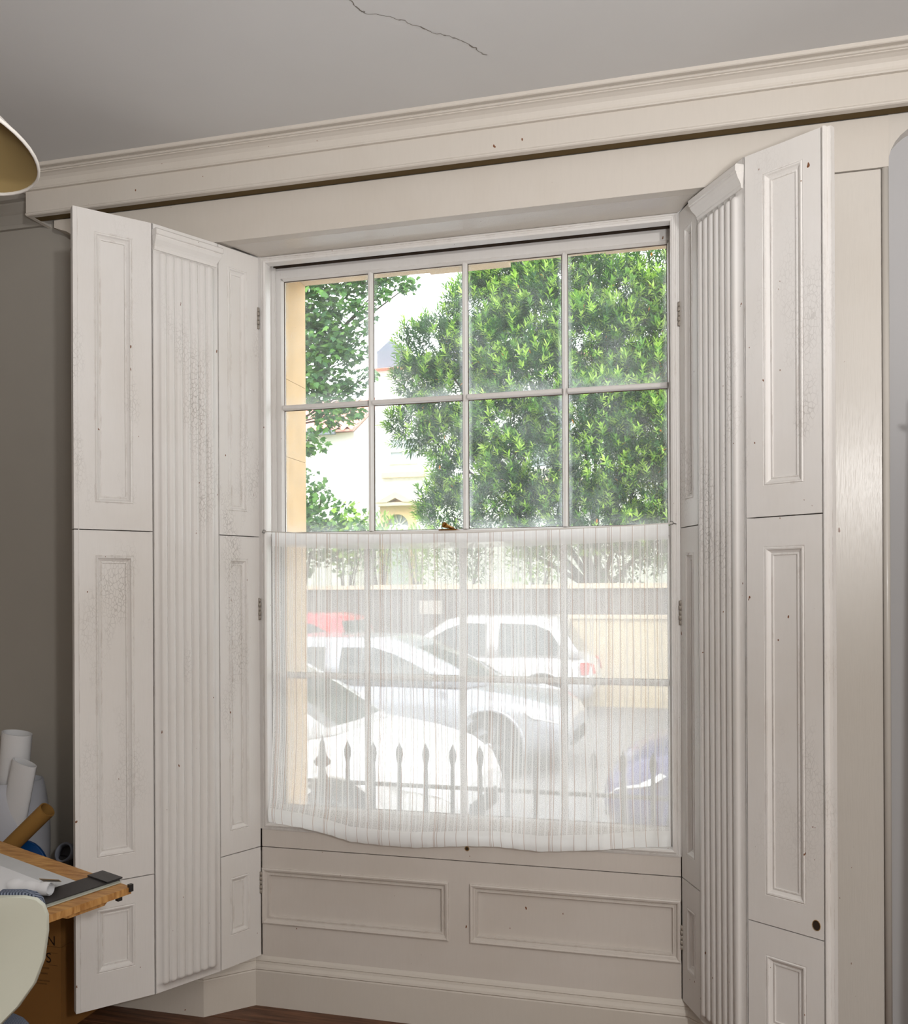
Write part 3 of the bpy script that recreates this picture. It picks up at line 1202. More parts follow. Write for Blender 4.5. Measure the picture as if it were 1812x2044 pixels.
tbox(0, 1.25, 0, .36, TZ - .016, TZ).build('board', 'board', tb)
mb = MB()
mb.add([frT(.012, TZ - .016, .055), frT(.012, TZ - .016, .19), frT(.012, TZ - .027, .165), frT(.012, TZ - .027, .068),
        frT(.07, TZ - .016, .055), frT(.07, TZ - .016, .19), frT(.07, TZ - .027, .165), frT(.07, TZ - .027, .068)],
       [(0, 1, 2, 3), (4, 7, 6, 5), (0, 4, 5, 1), (1, 5, 6, 2), (2, 6, 7, 3), (3, 7, 4, 0)])
mb.build('batten', 'board', tb)
tbox(.006, .018, .022, .034, TZ - .027, TZ - .016).build('stop_peg', 'black_plastic', tb)
tbox(-.005, .005, -.003, .008, TZ - .010, TZ + .007).build('corner_cap', 'black_plastic', tb)
for u, v in ((.62, .06), (1.18, .06), (.62, .31), (1.18, .31)):
    tbox(u, u + .05, v - .025, v + .025, .0, TZ - .016).build('leg', 'dark_wood', tb)

pm = empty('parallel_rule', frT(.04, TZ + .001, .10))
tag(pm, 'black parallel ruler with clear edge lying across the drawing board', 'ruler')


def ruler_frame(u, z, v):      # runs along v, slightly skewed
    return frT(u + v * .01, z, v)


MB().fbox(ruler_frame, .055, .135, TZ + .0015, TZ + .007, -.004, .355).build('blade', 'black_rule', pm)
MB().fbox(ruler_frame, .042, .0555, TZ + .0013, TZ + .004, .0, .355).build('clear_edge', 'clear', pm)
MB().fbox(ruler_frame, .052, .140, TZ + .0071, TZ + .0105, -.010, .034).build('end_block', 'black_plastic', pm)

o = tbox(.125, 1.10, .060, .345, TZ + .0005, TZ + .0012).build('drafting_sheet', 'film')
tag(o, 'grey translucent drafting sheet taped on the drawing table', 'paper')
o = tbox(.22, 1.00, .115, .33, TZ + .0015, TZ + .0022).build('paper_sheet', 'paper')
tag(o, 'white paper sheet lying on the grey drafting sheet', 'paper')
pr_ = empty('paper_roll', frT(.15, TZ + .010, .20))
tag(pr_, 'crumpled paper roll with brown tape by the chair back', 'paper roll')
m = MB()
c0 = frT(.088, TZ + .0235, .166)
c1 = frT(.200, TZ + .0235, .205)
ax = (c1 - c0)
prof = []
vs_r = []
for k in range(9):
    t = k / 8
    vs_r.append((c0.lerp(c1, t), .0140 + .002 * math.sin(k * 2.1)))
m.tube([p for p, r_ in vs_r], [r_ for p, r_ in vs_r], 14, cap=False)
m.tube([p for p, r_ in vs_r], [r_ - .003 for p, r_ in vs_r], 14, cap=False)
m.build('roll', 'paper', pr_)
m = MB()
m.add([frT(.085, TZ + .0395, .145), frT(.150, TZ + .0100, .100), frT(.190, TZ + .0100, .125), frT(.130, TZ + .0400, .170),
       frT(.085, TZ + .0408, .145), frT(.150, TZ + .0113, .100), frT(.190, TZ + .0113, .125), frT(.130, TZ + .0413, .170)],
      [(0, 1, 2, 3), (4, 7, 6, 5), (0, 4, 5, 1), (1, 5, 6, 2), (2, 6, 7, 3), (3, 7, 4, 0)])
m.build('tape', 'tape', pr_)

# ------------------------------------------------------------------ chair (shell back seen from behind/side)
ch = empty('office_chair', (-.62, -1.25, 0))
tag(ch, 'cream plastic office chair with blue-grey woven upholstery at lower left', 'chair')
CB = CAM + pix(-77, 1931) * 1.72          # middle of the back shell
bx = cR.copy()
by = cF.copy()


def frC(a, b, c):                          # a to the right, b up, c away from the camera
    return Vector((CB.x, CB.y, CB.z)) + bx * a + by * c + Vector((0, 0, b))


outl = []                                  # outline of the back, right half then mirrored
halfw = [(-.165, .016), (-.145, .036), (-.12, .060), (-.08, .099), (-.041, .125), (0, .139), (.05, .146), (.08, .147), (.10, .142), (.113, .131), (.120, .112), (.124, .07)]
rings_o, rings_i = [], []
for z, w in halfw:
    ro, ri = [], []
    for k in range(13):
        a = -1 + 2 * k / 12
        x = w * a
        tiltz = .050 * (a - .85) * max(0.0, (z + .02) / .144)
        curve = .035 * (a * w / .146) ** 2 - .10 * (z / .2) ** 2 * .25
        ro.append(frC(x, z + tiltz, curve))
        ri.append(frC(x * .985, z + tiltz, curve + .012))
    rings_o.append(ro)
    rings_i.append(ri)
m = MB()
for rg in (rings_o, rings_i):
    m.loft(rg, close=False, cap=False, smooth=True)
n = 13
edge_o = [r_[0] for r_ in rings_o] + rings_o[-1][1:-1] + [r_[-1] for r_ in rings_o[::-1]] + rings_o[0][1:-1][::-1]
edge_i = [r_[0] for r_ in rings_i] + rings_i[-1][1:-1] + [r_[-1] for r_ in rings_i[::-1]] + rings_i[0][1:-1][::-1]
mid = [a.lerp(b, .5) + (a - frC(0, 0, 0)).normalized() * .004 for a, b in zip(edge_o, edge_i)]
m.loft([edge_o, mid, edge_i], close=True, cap=False, smooth=True)
m.build('back_shell', 'chair', ch)
m = MB()
rc1, rc2 = [], []
for z, w in halfw:
    ra, rb = [], []
    for k in range(13):
        a = -1 + 2 * k / 12
        x = w * a * .93
        tiltz = .050 * (a - .85) * max(0.0, (z + .02) / .144)
        curve = .035 * (a * w / .146) ** 2 - .10 * (z / .2) ** 2 * .25
        ra.append(frC(x, z * .985 + tiltz + .008, curve + .0125))
        rb.append(frC(x * .97, z * 1.0 + tiltz + .006, curve + .044 - .010 * a * a))
    rc1.append(ra)
    rc2.append(rb)
m.loft(rc1, False, False)
m.loft(rc2, False, False)
e1 = [r_[0] for r_ in rc1] + rc1[-1][1:-1] + [r_[-1] for r_ in rc1[::-1]] + rc1[0][1:-1][::-1]
e2 = [r_[0] for r_ in rc2] + rc2[-1][1:-1] + [r_[-1] for r_ in rc2[::-1]] + rc2[0][1:-1][::-1]
m.loft([e1, e2], True, False)
m.build('back_cushion', 'fabric', ch)
sc = frC(-.165, 0, .12)
m = MB()
rg = []
for z, k in ((.435, .86), (.45, .97), (.475, 1.0), (.49, .95), (.495, .8)):
    rg.append([Vector((sc.x, sc.y, z)) + bx * (.2 * k * math.copysign(abs(math.cos(t)) ** .6, math.cos(t))) + by * (.19 * k * math.copysign(abs(math.sin(t)) ** .6, math.sin(t)))
               for t in [2 * math.pi * q / 24 for q in range(24)]])
m.loft(rg, True, True)
m.build('seat', 'fabric', ch)
m = MB()
m.tube([frC(0, -.12, .005), Vector(frC(0, 0, .06)).xy.to_3d() + Vector((0, 0, .47)), Vector((sc.x, sc.y, .43))], .014, 8)
m.build('back_bracket', 'black_plastic', ch)
m = MB()
m.tube([(sc.x, sc.y, .08), (sc.x, sc.y, .44)], .022, 12)
m.build('column', 'black_plastic', ch)
for k in range(5):
    t = k * 2 * math.pi / 5 + .3
    e = Vector((sc.x + .25 * math.cos(t), sc.y + .25 * math.sin(t), .065))
    m = MB()
    m.tube([(sc.x, sc.y, .10), e], [.022, .014], 8)
    lg = m.build('leg', 'black_plastic', ch)
    m = MB()
    m.tube([e + Vector((0, 0, -.035)) + Vector((-math.sin(t), math.cos(t), 0)) * .016, e + Vector((0, 0, -.035)) - Vector((-math.sin(t), math.cos(t), 0)) * .016], .03, 14)
    m.build('castor', 'black_plastic', lg)

# ------------------------------------------------------------------ cardboard boxes under the table
def text_mesh(txt, size, mat, parent, loc, rot, name='lettering'):
    cvd = bpy.data.curves.new('txt', 'FONT')
    cvd.body = txt
    cvd.size = size
    tmp = bpy.data.objects.new('txt', cvd)
    COL.objects.link(tmp)
    bpy.context.view_layer.update()
    me = bpy.data.meshes.new_from_object(tmp.evaluated_get(bpy.context.evaluated_depsgraph_get()))
    bpy.data.objects.remove(tmp)
    me.materials.append(M[mat])
    o = bpy.data.objects.new(name, me)
    COL.objects.link(o)
    o.parent = parent
    o.location = Vector(loc)
    o.rotation_euler = rot
    return o


def carton(loc, rz, w, d, h, label, texts=()):
    root = empty('cardboard_box', loc, local=True)
    root.rotation_euler = (0, 0, rz)
    tag(root, label, 'box', 'cardboard boxes under the drawing table')
    m = MB()
    m.box(-w / 2, w / 2, 0, d, 0, h)
    m.build('carton_body', 'box', root, origin=(0, 0, 0))
    m = MB()
    m.box(-w / 2 - .001, -.001, -.001, d + .001, h, h + .004)
    m.box(.001, w / 2 + .001, -.001, d + .001, h, h + .004)
    m.build('flap', 'box', root, origin=(0, 0, 0))
    m = MB()
    m.box(-.03, .03, -.0012, d + .0012, h + .004, h + .0048)
    m.box(-.03, .03, -.0012, -.0002, h - .06, h + .004)
    m.build('packing_tape', 'tape', root, origin=(0, 0, 0))
    for txt, size, x, z in texts:
        text_mesh(txt, size, 'ink', root, (x, -.0012, z), (math.pi / 2, 0, 0))
    return root


bz = 0.0
bxp = Vector((-1.408, -.36, 0))
carton(bxp, bz, .36, .215, .275, 'brown cardboard box with letter S and small print, lowest on the floor below the bin',
       [('S', .046, .124, .228), ('____', .016, .136, .262), ('____', .016, .136, .222), ('ooooooo', .010, .098, .207), ('oooooo', .010, .098, .189), ('oooooo ooo oo ooo', .008, .070, .166), ('oooooo oooo oo', .008, .070, .156)])
carton(bxp + Vector((0, .001, .2802)), bz, .358, .212, .155, 'dark cardboard box with letter N stacked under the bin', [('N', .044, .126, .004)])

# ------------------------------------------------------------------ bin with paper rolls, tubes
bn = empty('waste_bin', (-1.485, -.254, .4402))
tag(bn, 'pale grey plastic bin holding paper rolls against the left wall', 'bin')
m = MB()
mt = Matrix.Translation((-1.485, -.254, .4402))
m.lathe([(.0, .0), (.100, .0), (.103, .02), (.106, .14), (.104, .22), (.094, .30), (.084, .345), (.080, .345), (.090, .30), (.100, .22), (.102, .14), (.098, .03), (0, .02)], 28, mt)
m.build('bin_shell', 'bin', bn)


def roll(name, label, cat, a, b, r, mat, flat=1.0, group=None, hollow=True):
    a, b = Vector(a), Vector(b)
    root = None
    m = MB()
    d = (b - a).normalized()
    s = d.cross(Vector((0, 1, 0))).normalized()
    t_ = d.cross(s)
    n = 20
    ringsA, ringsB = [], []
    for q in (0, .5, 1):
        c = a.lerp(b, q)
        ringsA.append([c + s * (r * math.cos(2 * math.pi * k / n)) + t_ * (r * flat * math.sin(2 * math.pi * k / n)) for k in range(n)])
        rr = r - .0035
        ringsB.append([c + s * (rr * math.cos(2 * math.pi * k / n)) + t_ * (rr * flat * math.sin(2 * math.pi * k / n)) for k in range(n)])
    m.loft(ringsA, True, False)
    m.loft(ringsB, True, False)
    m.loft([ringsA[0], ringsB[0]], True, False, False)
    m.loft([ringsA[-1], ringsB[-1]], True, False, False)
    o = m.build(name, mat)
    tag(o, label, cat, group)
    return o


roll('paper_roll', 'wide white paper roll leaning at the frame edge, tallest of the rolls in the bin', 'paper roll', (-1.545, -.235, .475), (-1.480, -.255, .945), .054, 'paper', .7, 'paper rolls in the bin')
roll('paper_roll', 'flattened white paper roll leaning right towards the cardboard tube', 'paper roll', (-1.505, -.290, .475), (-1.375, -.345, .866), .047, 'paper', .40, 'paper rolls in the bin')
roll('paper_roll', 'thin white paper roll, shortest and foremost in the bin', 'paper roll', (-1.550, -.285, .475), (-1.492, -.385, .772), .022, 'paper', .8, 'paper rolls in the bin')
roll('cardboard_tube', 'brown cardboard tube slanting up in front of the bin', 'tube', (-2.01, -.46, .022), (-1.240, -.405, .733), .0265, 'card_tube', 1.0)
ds = empty('blue_disc', (-1.362, -.358, .4402))
tag(ds, 'dark blue round plastic lid showing behind the table edge', 'lid')
lidc = Vector((-1.358, -.358, .5300))
mt = Matrix.Translation(lidc) @ Matrix.Rotation(math.radians(90), 4, 'X')
m = MB()
m.lathe([(0, .0), (.085, .0), (.088, .004), (.088, .012), (.084, .014), (0, .014)], 28, mt)
m.build('disc', 'blue', ds)
m = MB()
m.lathe([(.085, .013), (.088, .016), (.0895, .012), (.088, .008)], 28, mt, closed=True)
m.build('lid_rim', 'blue', ds)
rg_ = empty('canister', (-1.322, -.205, .4402))
tag(rg_, 'small black canister with grey ring rim between the bin and the shutter', 'canister')
mt = Matrix.Translation((-1.322, -.205, .4402))
m = MB()
m.lathe([(0, .0), (.030, .0), (.031, .004), (.030, .075), (.026, .085), (0, .085)], 20, mt)
m.build('canister_body', 'black_plastic', rg_)
mt2 = Matrix.Translation((-1.325, -.212, .536)) @ Matrix.Rotation(math.radians(62), 4, 'X')
m = MB()
m.lathe([(.026, -.016), (.034, -.016), (.034, .010), (.031, .013), (.026, .010)], 22, mt2, closed=True)
m.build('ring_rim', 'slate', rg_)
m = MB()
m.disc((0, 0, -.010), .0265, 20, mt2)
m.build('cap', 'black_plastic', rg_)

# ------------------------------------------------------------------ pendant lamp at the upper left
lc = CAM + pix(-128, 274) * 1.6
pl = empty('pendant_lamp', lc)
tag(pl, 'pendant lamp with pale round shade, cut by the left frame edge', 'lamp')
rot = Matrix.Rotation(math.radians(-9), 4, cR) @ Matrix.Rotation(math.radians(8), 4, cF)
mt = Matrix.Translation(lc) @ rot
m = MB()
m.lathe([(.168, .0), (.140, .026), (.10, .058), (.06, .088), (.03, .108), (.02, .112)], 48, mt)
m.build('shade', 'shade_out', pl)
m = MB()
m.lathe([(.1665, .0015), (.139, .024), (.099, .056), (.059, .086), (.03, .105), (.0, .108)], 48, mt)
m.build('shade_lining', 'shade_in', pl)
m = MB()
m.lathe([(.1660, -.002), (.1685, -.003), (.1705, .0), (.170, .003), (.168, .004), (.1655, .002)], 48, mt, closed=True)
m.build('rim', 'shade_out', pl)
m = MB()
m.lathe([(0, .0), (.02, .002), (.03, .02), (.03, .04), (.018, .07), (.014, .085)], 20, mt @ Matrix.Translation((0, 0, .025)))
m.build('bulb', 'bulb', pl)
top = mt @ Vector((0, 0, .11))
m = MB()
m.tube([top, top + Vector((0, 0, .08)), Vector((top.x, top.y, CZ))], .0035, 8)
m.build('flex', 'cord', pl)
m = MB()
m.lathe([(.0, -.03), (.02, -.03), (.045, -.01), (.048, 0)], 20, Matrix.Translation((top.x, top.y, CZ)))
m.build('ceiling_rose', 'shade_out', pl)

# leaning plank just outside the frame on the right (its shadow falls in the alcove)
m = MB()
m.add([(1.372, -.60, 0), (1.52, -.60, 0), (1.515, -.40, 1.955), (1.367, -.40, 1.955), (1.372, -.572, 0), (1.52, -.572, 0), (1.515, -.372, 1.955), (1.367, -.372, 1.955)],
      [(0, 1, 2, 3), (4, 7, 6, 5), (0, 4, 5, 1), (1, 5, 6, 2), (2, 6, 7, 3), (3, 7, 4, 0)])
plk = empty('leaning_plank', (1.45, -.5, 0))
tag(plk, 'dark wooden plank leaning in the alcove beyond the right frame edge', 'plank')
m.build('plank_body', 'dark_wood', plk)
m = MB()
m.tube([(1.372, -.40, 1.885), (1.357, -.405, 1.888), (1.350, -.41, 1.895)], [.011, .008, .003], 8)
m.build('peg', 'dark_wood', plk)

# ================================================================== OUTSIDE
GZ = -0.48
m = MB()
m.box(-26, 26, 2.6, 40, GZ - .3, GZ)
g = m.build('road', 'asphalt')
tag(g, 'grey asphalt road', kind='structure')
m = MB()
m.box(-26, 26, YO, 2.6, GZ - .3, GZ + .12)
g = m.build('pavement', 'pavement')
tag(g, 'stone pavement below the window', kind='structure')
m = MB()
m.box(-40, 40, 12.9, 60, GZ - .3, .95)
g = m.build('garden_ground', 'grass')
tag(g, 'raised garden lawn behind the wall', kind='structure')

# ------------------------------------------------------------------ railings
rl = empty('iron_railing', (-.6, 1.5, GZ))
tag(rl, 'black iron railing with spear finials outside the window', 'railing')
m = MB()
m.box(-2.6, 1.2, 1.488, 1.512, .435, .452)
m.build('top_rail', 'iron', rl)
m = MB()
m.box(-2.6, 1.2, 1.488, 1.512, -.30, -.28)
m.build('bottom_rail', 'iron', rl)
xs = []
x = -1.112
k = 0
while x > -2.5:
    x -= .139
    xs.append(x)
xs = xs[::-1]
x = -1.112 + .139
while x < 1.15:
    xs.append(x)
    x += .139
for x in xs:
    m = MB()
    m.tube([(x, 1.5, GZ + .12), (x, 1.5, .50)], .0125, 8)
    br = m.build('bar', 'iron', rl)
    m = MB()
    zz = [(.50, .0125), (.515, .0105), (.55, .010), (.575, .016), (.60, .0185), (.625, .0155), (.645, .006), (.660, .0005)]
    m.tube([(x, 1.5, z) for z, r_ in zz], [r_ for z, r_ in zz], 10)
    m.build('spear', 'iron', br)
m = MB()
x = -1.112
m.tube([(x, 1.5, GZ + .12), (x, 1.5, .36)], .019, 10)
br = m.build('standard_post', 'iron', rl)
m = MB()
zz = [(.36, .019), (.40, .019), (.42, .026), (.47, .026), (.49, .019), (.515, .016), (.53, .040), (.545, .047), (.56, .034), (.575, .022), (.61, .016), (.64, .012), (.68, .002)]
m.tube([(x, 1.5, z) for z, r_ in zz], [r_ for z, r_ in zz], 10)
m.build('urn_finial', 'iron', br)


# ------------------------------------------------------------------ cars
def build_car(name, label, paint_m, loc, rz, H=1.42, scale=1.0, hood=0.0):
    root = empty(name, loc, local=True)
    root.rotation_euler = (0, 0, rz)
    root.scale = (scale, scale, scale)
    tag(root, label, 'car', 'cars in the street')
    O = (0, 0, 0)
    st = [(-2.02, .42, .50, .62, .60), (-1.98, .34, .66, .80, .70), (-1.85, .26, .72, .90, .78), (-1.5, .20, .74, .93, .83), (-.9, .19, .74, .93, .85), (0, .19, .73, .92, .86),
          (.7, .19, .72, .91, .86), (1.05, .19, .70, .89, .85), (1.5, .20, .66, .83, .82), (1.8, .22, .62, .76, .77), (1.97, .28, .56, .67, .68), (2.06, .36, .48, .56, .54)]
    rings = []
    for x, zb, zs_, zt, w in st:
        zt2 = zt + hood * max(0, (x - .6))
        rings.append([(x, -w * .82, zb), (x, -w * .97, zb + .10), (x, -w, zs_ * .55 + zb * .45), (x, -w * .975, zs_), (x, -w * .90, zt2 - .03), (x, -w * .80, zt2), (x, -w * .4, zt2 + .02), (x, 0, zt2 + .028),
                      (x, w * .4, zt2 + .02), (x, w * .80, zt2), (x, w * .90, zt2 - .03), (x, w * .975, zs_), (x, w, zs_ * .55 + zb * .45), (x, w * .97, zb + .10), (x, w * .82, zb)])
    m = MB()
    m.loft([[Vector(p) for p in r_] for r_ in rings], True, True, True)
    m.build('body', paint_m, root, origin=O)
    zr = H
    gh = [(.90, [(-1.86, .70), (-1.78, .745), (-.5, .775), (.75, .765), (1.02, .73), (1.13, .5), (1.17, 0)]),
          (1.12, [(-1.70, .66), (-1.60, .70), (-.5, .735), (.45, .72), (.68, .69), (.77, .48), (.80, 0)]),
          (zr - .07, [(-1.50, .58), (-1.38, .62), (-.5, .655), (.02, .645), (.20, .61), (.29, .42), (.32, 0)]),
          (zr, [(-1.25, .48), (-1.15, .52), (-.5, .55), (-.15, .54), (-.02, .50), (.05, .34), (.08, 0)])]
    rgs = []
    for z, pts in gh:
        half = [(x, -y_, z) for x, y_ in pts]
        other = [(x, y_, z) for x, y_ in pts[:-1]][::-1]
        rgs.append([Vector(p) for p in half + other])
    m = MB()
    m.loft(rgs, True, True, True)
    m.build('cabin', paint_m, root, origin=O)

    def ghpt(s, zf, xf, side):
        """point on the side of the cabin: zf 0..1 between belt and roof edge, x position, proud of the skin"""
        z = .915 + (zr - .09 - .915) * zf
        lo, hi = (gh[0], gh[1]) if z < 1.12 else (gh[1], gh[2])
        t = (z - lo[0]) / (hi[0] - lo[0])
        prof_ = [((a[0] * (1 - t) + b[0] * t), (a[1] * (1 - t) + b[1] * t)) for a, b in zip(lo[1], hi[1])]
        yy = interp([(p_[0], p_[1]) for p_ in prof_], xf)
        return Vector((xf, side * (yy + .012), z))
    for side in (-1, 1):
        for poly in ([(-.42, .02), (-.42, .96), (-.05, .97), (.20, .80), (.55, .42), (.78, .02)], [(-1.50, .05), (-1.54, .30), (-1.38, .75), (-1.15, .93), (-.62, .97), (-.60, .02)]):
            zl = sorted(set([zf for xf, zf in poly] + [.2, .47, .7]))
            rows_ = []
            for zf in zl:
                xs_ = []
                for (xa, za), (xb, zb_) in zip(poly, poly[1:] + poly[:1]):
                    if min(za, zb_) - 1e-6 <= zf <= max(za, zb_) + 1e-6:
                        xs_.append(xa if abs(zb_ - za) < 1e-6 else xa + (xb - xa) * (zf - za) / (zb_ - za))
                        if abs(zb_ - za) < 1e-6:
                            xs_.append(xb)
                x0_, x1_ = min(xs_), max(xs_)
                rows_.append([ghpt(0, zf, x0_ + (x1_ - x0_) * q / 6, side) for q in range(7)])
            m = MB()
            m.loft(rows_, False, False, True)
            m.build('side_window', 'car_glass', root, origin=O)
    # windscreen and rear window: strips across the front/back of the cabin

    def band(idx, z0, z1, name_, push):
        rows_ = []
        for q in range(5):
            z = z0 + (z1 - z0) * q / 4
            lo, hi = (gh[0], gh[1]) if z < 1.12 else (gh[1], gh[2])
            t = (z - lo[0]) / (hi[0] - lo[0])
            pr_ = [((a[0] * (1 - t) + b[0] * t), (a[1] * (1 - t) + b[1] * t)) for a, b in zip(lo[1], hi[1])]
            row_ = [Vector((pr_[k][0] + push, -pr_[k][1] * .94, z)) for k in idx] + [Vector((pr_[k][0] + push, pr_[k][1] * .94, z)) for k in idx[::-1] if k != 6]
            rows_.append(row_)
        mm = MB()
        mm.loft(rows_, False, False, True)
        mm.build(name_, 'car_glass', root, origin=O)
    band([4, 5, 6], .945, zr - .10, 'windscreen', .012)
    rows_ = []
    for z, x, w in ((.98, -1.80, .58), (1.12, -1.712, .58), (zr - .10, -1.535, .50)):
        rows_.append([Vector((x, -w, z)), Vector((x - .012, 0, z)), Vector((x, w, z))])
    m = MB()
    m.loft(rows_, False, False, True)
    m.build('rear_window', 'car_glass', root, origin=O)
    for wx in (-1.28, 1.28):
        for side in (-1, 1):
            yy = side * .845
            m = MB()
            rm = Matrix.Translation((wx, side * .74, .315)) @ Matrix.Rotation(-side * math.pi / 2, 4, 'X')
            m.lathe([(.215, -.02), (.30, -.01), (.315, .02), (.315, .09), (.295, .115), (.215, .118)], 28, rm)
            wh = m.build('tyre', 'tyre', root, origin=O)
            m = MB()
            m.lathe([(.218, .10), (.205, .117), (.20, .10), (.20, .05)], 28, rm)
            for k in range(5):
                t = 2 * math.pi * k / 5
                q = Matrix.Rotation(t, 4, 'Z')
                m.add([rm @ q @ Vector(p_) for p_ in [(.03, -.03, .105), (.20, -.022, .112), (.20, .022, .112), (.03, .03, .105), (.03, -.03, .08), (.20, -.022, .09), (.20, .022, .09), (.03, .03, .08)]],
                      [(0, 1, 2, 3), (4, 7, 6, 5), (0, 4, 5, 1), (1, 5, 6, 2), (2, 6, 7, 3), (3, 7, 4, 0)])
            m.lathe([(0, .112), (.04, .112), (.05, .09), (0, .08)], 14, rm)
            m.build('wheel_rim', 'alloy', wh, origin=O)
            m = MB()
            m.lathe([(0, .105), (.345, .105), (.35, .06), (0, .05)], 28, Matrix.Translation((wx, side * .74, .325)) @ Matrix.Rotation(-side * math.pi / 2, 4, 'X') @ Matrix.Translation((0, 0, -.01)))
            m.build('wheel_well', 'car_dark', root, origin=O)
            m = MB()
            pts = [Vector((wx + .37 * math.cos(t), side * .85, .325 + .37 * math.sin(t))) for t in [math.pi * (-.06 + 1.12 * k / 16) for k in range(17)]]
            m.tube(pts, .02, 8)
            m.build('wheel_arch', paint_m, root, origin=O)
    for side in (-1, 1):
        m = MB()
        m.loft([[Vector((1.70, side * .70, .70)), Vector((1.72, side * .80, .62)), Vector((1.62, side * .815, .69))],
                [Vector((2.03, side * .46, .60)), Vector((2.02, side * .60, .50)), Vector((1.96, side * .685, .56))]], True, True, False)
        m.build('headlamp', 'lamp_clear', root, origin=O)
        m = MB()
        m.loft([[Vector((-1.84, side * .80, .84)), Vector((-1.86, side * .80, .66)), Vector((-1.95, side * .72, .66)), Vector((-1.95, side * .70, .84))],
                [Vector((-1.99, side * .50, .80)), Vector((-2.02, side * .50, .66)), Vector((-2.04, side * .48, .66)), Vector((-2.01, side * .48, .80))]], True, True, False)
        m.build('tail_lamp', 'lamp_red', root, origin=O)
        m = MB()
        m.loft([[Vector((.72, side * .79, .93)), Vector((.72, side * .98, .93)), Vector((.72, side * .98, 1.04)), Vector((.72, side * .84, 1.04))],
                [Vector((.80, side * .82, .95)), Vector((.80, side * .95, .95)), Vector((.80, side * .95, 1.02)), Vector((.80, side * .86, 1.02))]], True, True, False)
        m.build('door_mirror', paint_m, root, origin=O)
        m = MB()
        m.tube([Vector((-.35, side * .868, .80)), Vector((-.27, side * .885, .80)), Vector((-.19, side * .868, .80))], .012, 6)
        m.build('door_handle', paint_m, root, origin=O)
    m = MB()
    m.loft([[Vector((2.03, -.40, .30)), Vector((2.03, .40, .30)), Vector((2.05, .34, .44)), Vector((2.05, -.34, .44))],
            [Vector((2.075, -.38, .31)), Vector((2.075, .38, .31)), Vector((2.08, .32, .43)), Vector((2.08, -.32, .43))]], True, True, False)
    m.build('grille', 'car_dark', root, origin=O)
    return root


build_car('silver_car', 'silver hatchback parked across the road behind the curtain', 'silver', (-2.50, 7.05, GZ), math.radians(-3), 1.40, 1.0)
build_car('white_car', 'white car nearest the railing, bonnet pointing right', 'carwhite', (-2.78, 3.62, GZ), math.radians(-3), 1.45, 1.0)
build_car('blue_car', 'dark blue car at the lower right behind the curtain', 'carblue', (2.22, 3.95, GZ), math.radians(178), 1.45, 1.0)
build_car('red_car', 'red car farthest left, roof just showing above the silver car', 'carred', (-5.45, 9.3, GZ), math.radians(180), 1.60, 1.0)
build_car('pale_car', 'pale grey car behind the silver one, near the stone wall', 'cargrey', (-2.7, 11.3, GZ), math.radians(180), 1.52, 1.0)

# ------------------------------------------------------------------ garden walls
gw = empty('garden_wall', (-4, 12.2, GZ))
tag(gw, 'long grey rubble garden wall with flat coping across the street', 'wall')
m = MB()
m.box(-16, 5, 12.5, 12.85, GZ, 1.46)
m.build('wall_body', 'rubble', gw)
x = -16
while x < 4.9:
    w = RND.uniform(.7, 1.0)
    m = MB()
    m.box(x + .005, min(x + w, 5) - .005, 12.44, 12.9, 1.46, 1.535 + RND.uniform(-.008, .012))
    m.build('coping_stone', 'bath2', gw)
    x += w
m = MB()
m.box(-3.92, -3.5, 12.485, 12.5, 1.02, 1.26)
m.build('notice_plate', 'pavement', gw)
cw = empty('cream_wall', (1, 12.3, GZ))
tag(cw, 'low cream rendered wall at the right in front of the rubble wall', 'wall')
m = MB()
m.box(-1.45, 6, 12.15, 12.43, GZ, .96)
m.build('wall_body', 'cream_wall', cw)
m = MB()
m.box(-1.5, 6, 12.11, 12.435, .96, 1.02)
m.build('coping', 'bath2', cw)


# ------------------------------------------------------------------ houses
def gable_house(name, label):
    r_ = empty(name, (0, 0, 0))
    return tag(r_, label, 'house')


HY = 20.2
hb = empty('pediment_house', (-4, HY, .9))
tag(hb, 'white rendered house with pedimented stone doorway behind the trees', 'house')
m = MB()
ez = on_y(800, 738, HY).z
hx0 = on_y(706, 862, 19.0).x + .16
m.box(hx0, 6, HY, HY + 8, .9, ez)
m.build('wall_body', 'render', hb)
m = MB()
m.prism([(HY - .3, ez), (HY + 4, ez + 1.2), (HY + 8.3, ez)], 'x', hx0, 6.2)
m.build('roof', 'tile', hb)
m = MB()
dA, dB = on_y(752, 700, HY + .1), on_y(800, 735, HY + .1)
m.box(dA.x, dB.x, HY + .1, HY + 1.6, ez + .02, dA.z)
dm = m.build('dormer', 'slate', hb)
m = MB()
m.prism([(dA.x - .1, dA.z), (dB.x + .1, dA.z), ((dA.x + dB.x) / 2, dA.z + .35)], 'y', HY + .3, HY + 2.2)
m.build('dormer_roof', 'slate', dm)


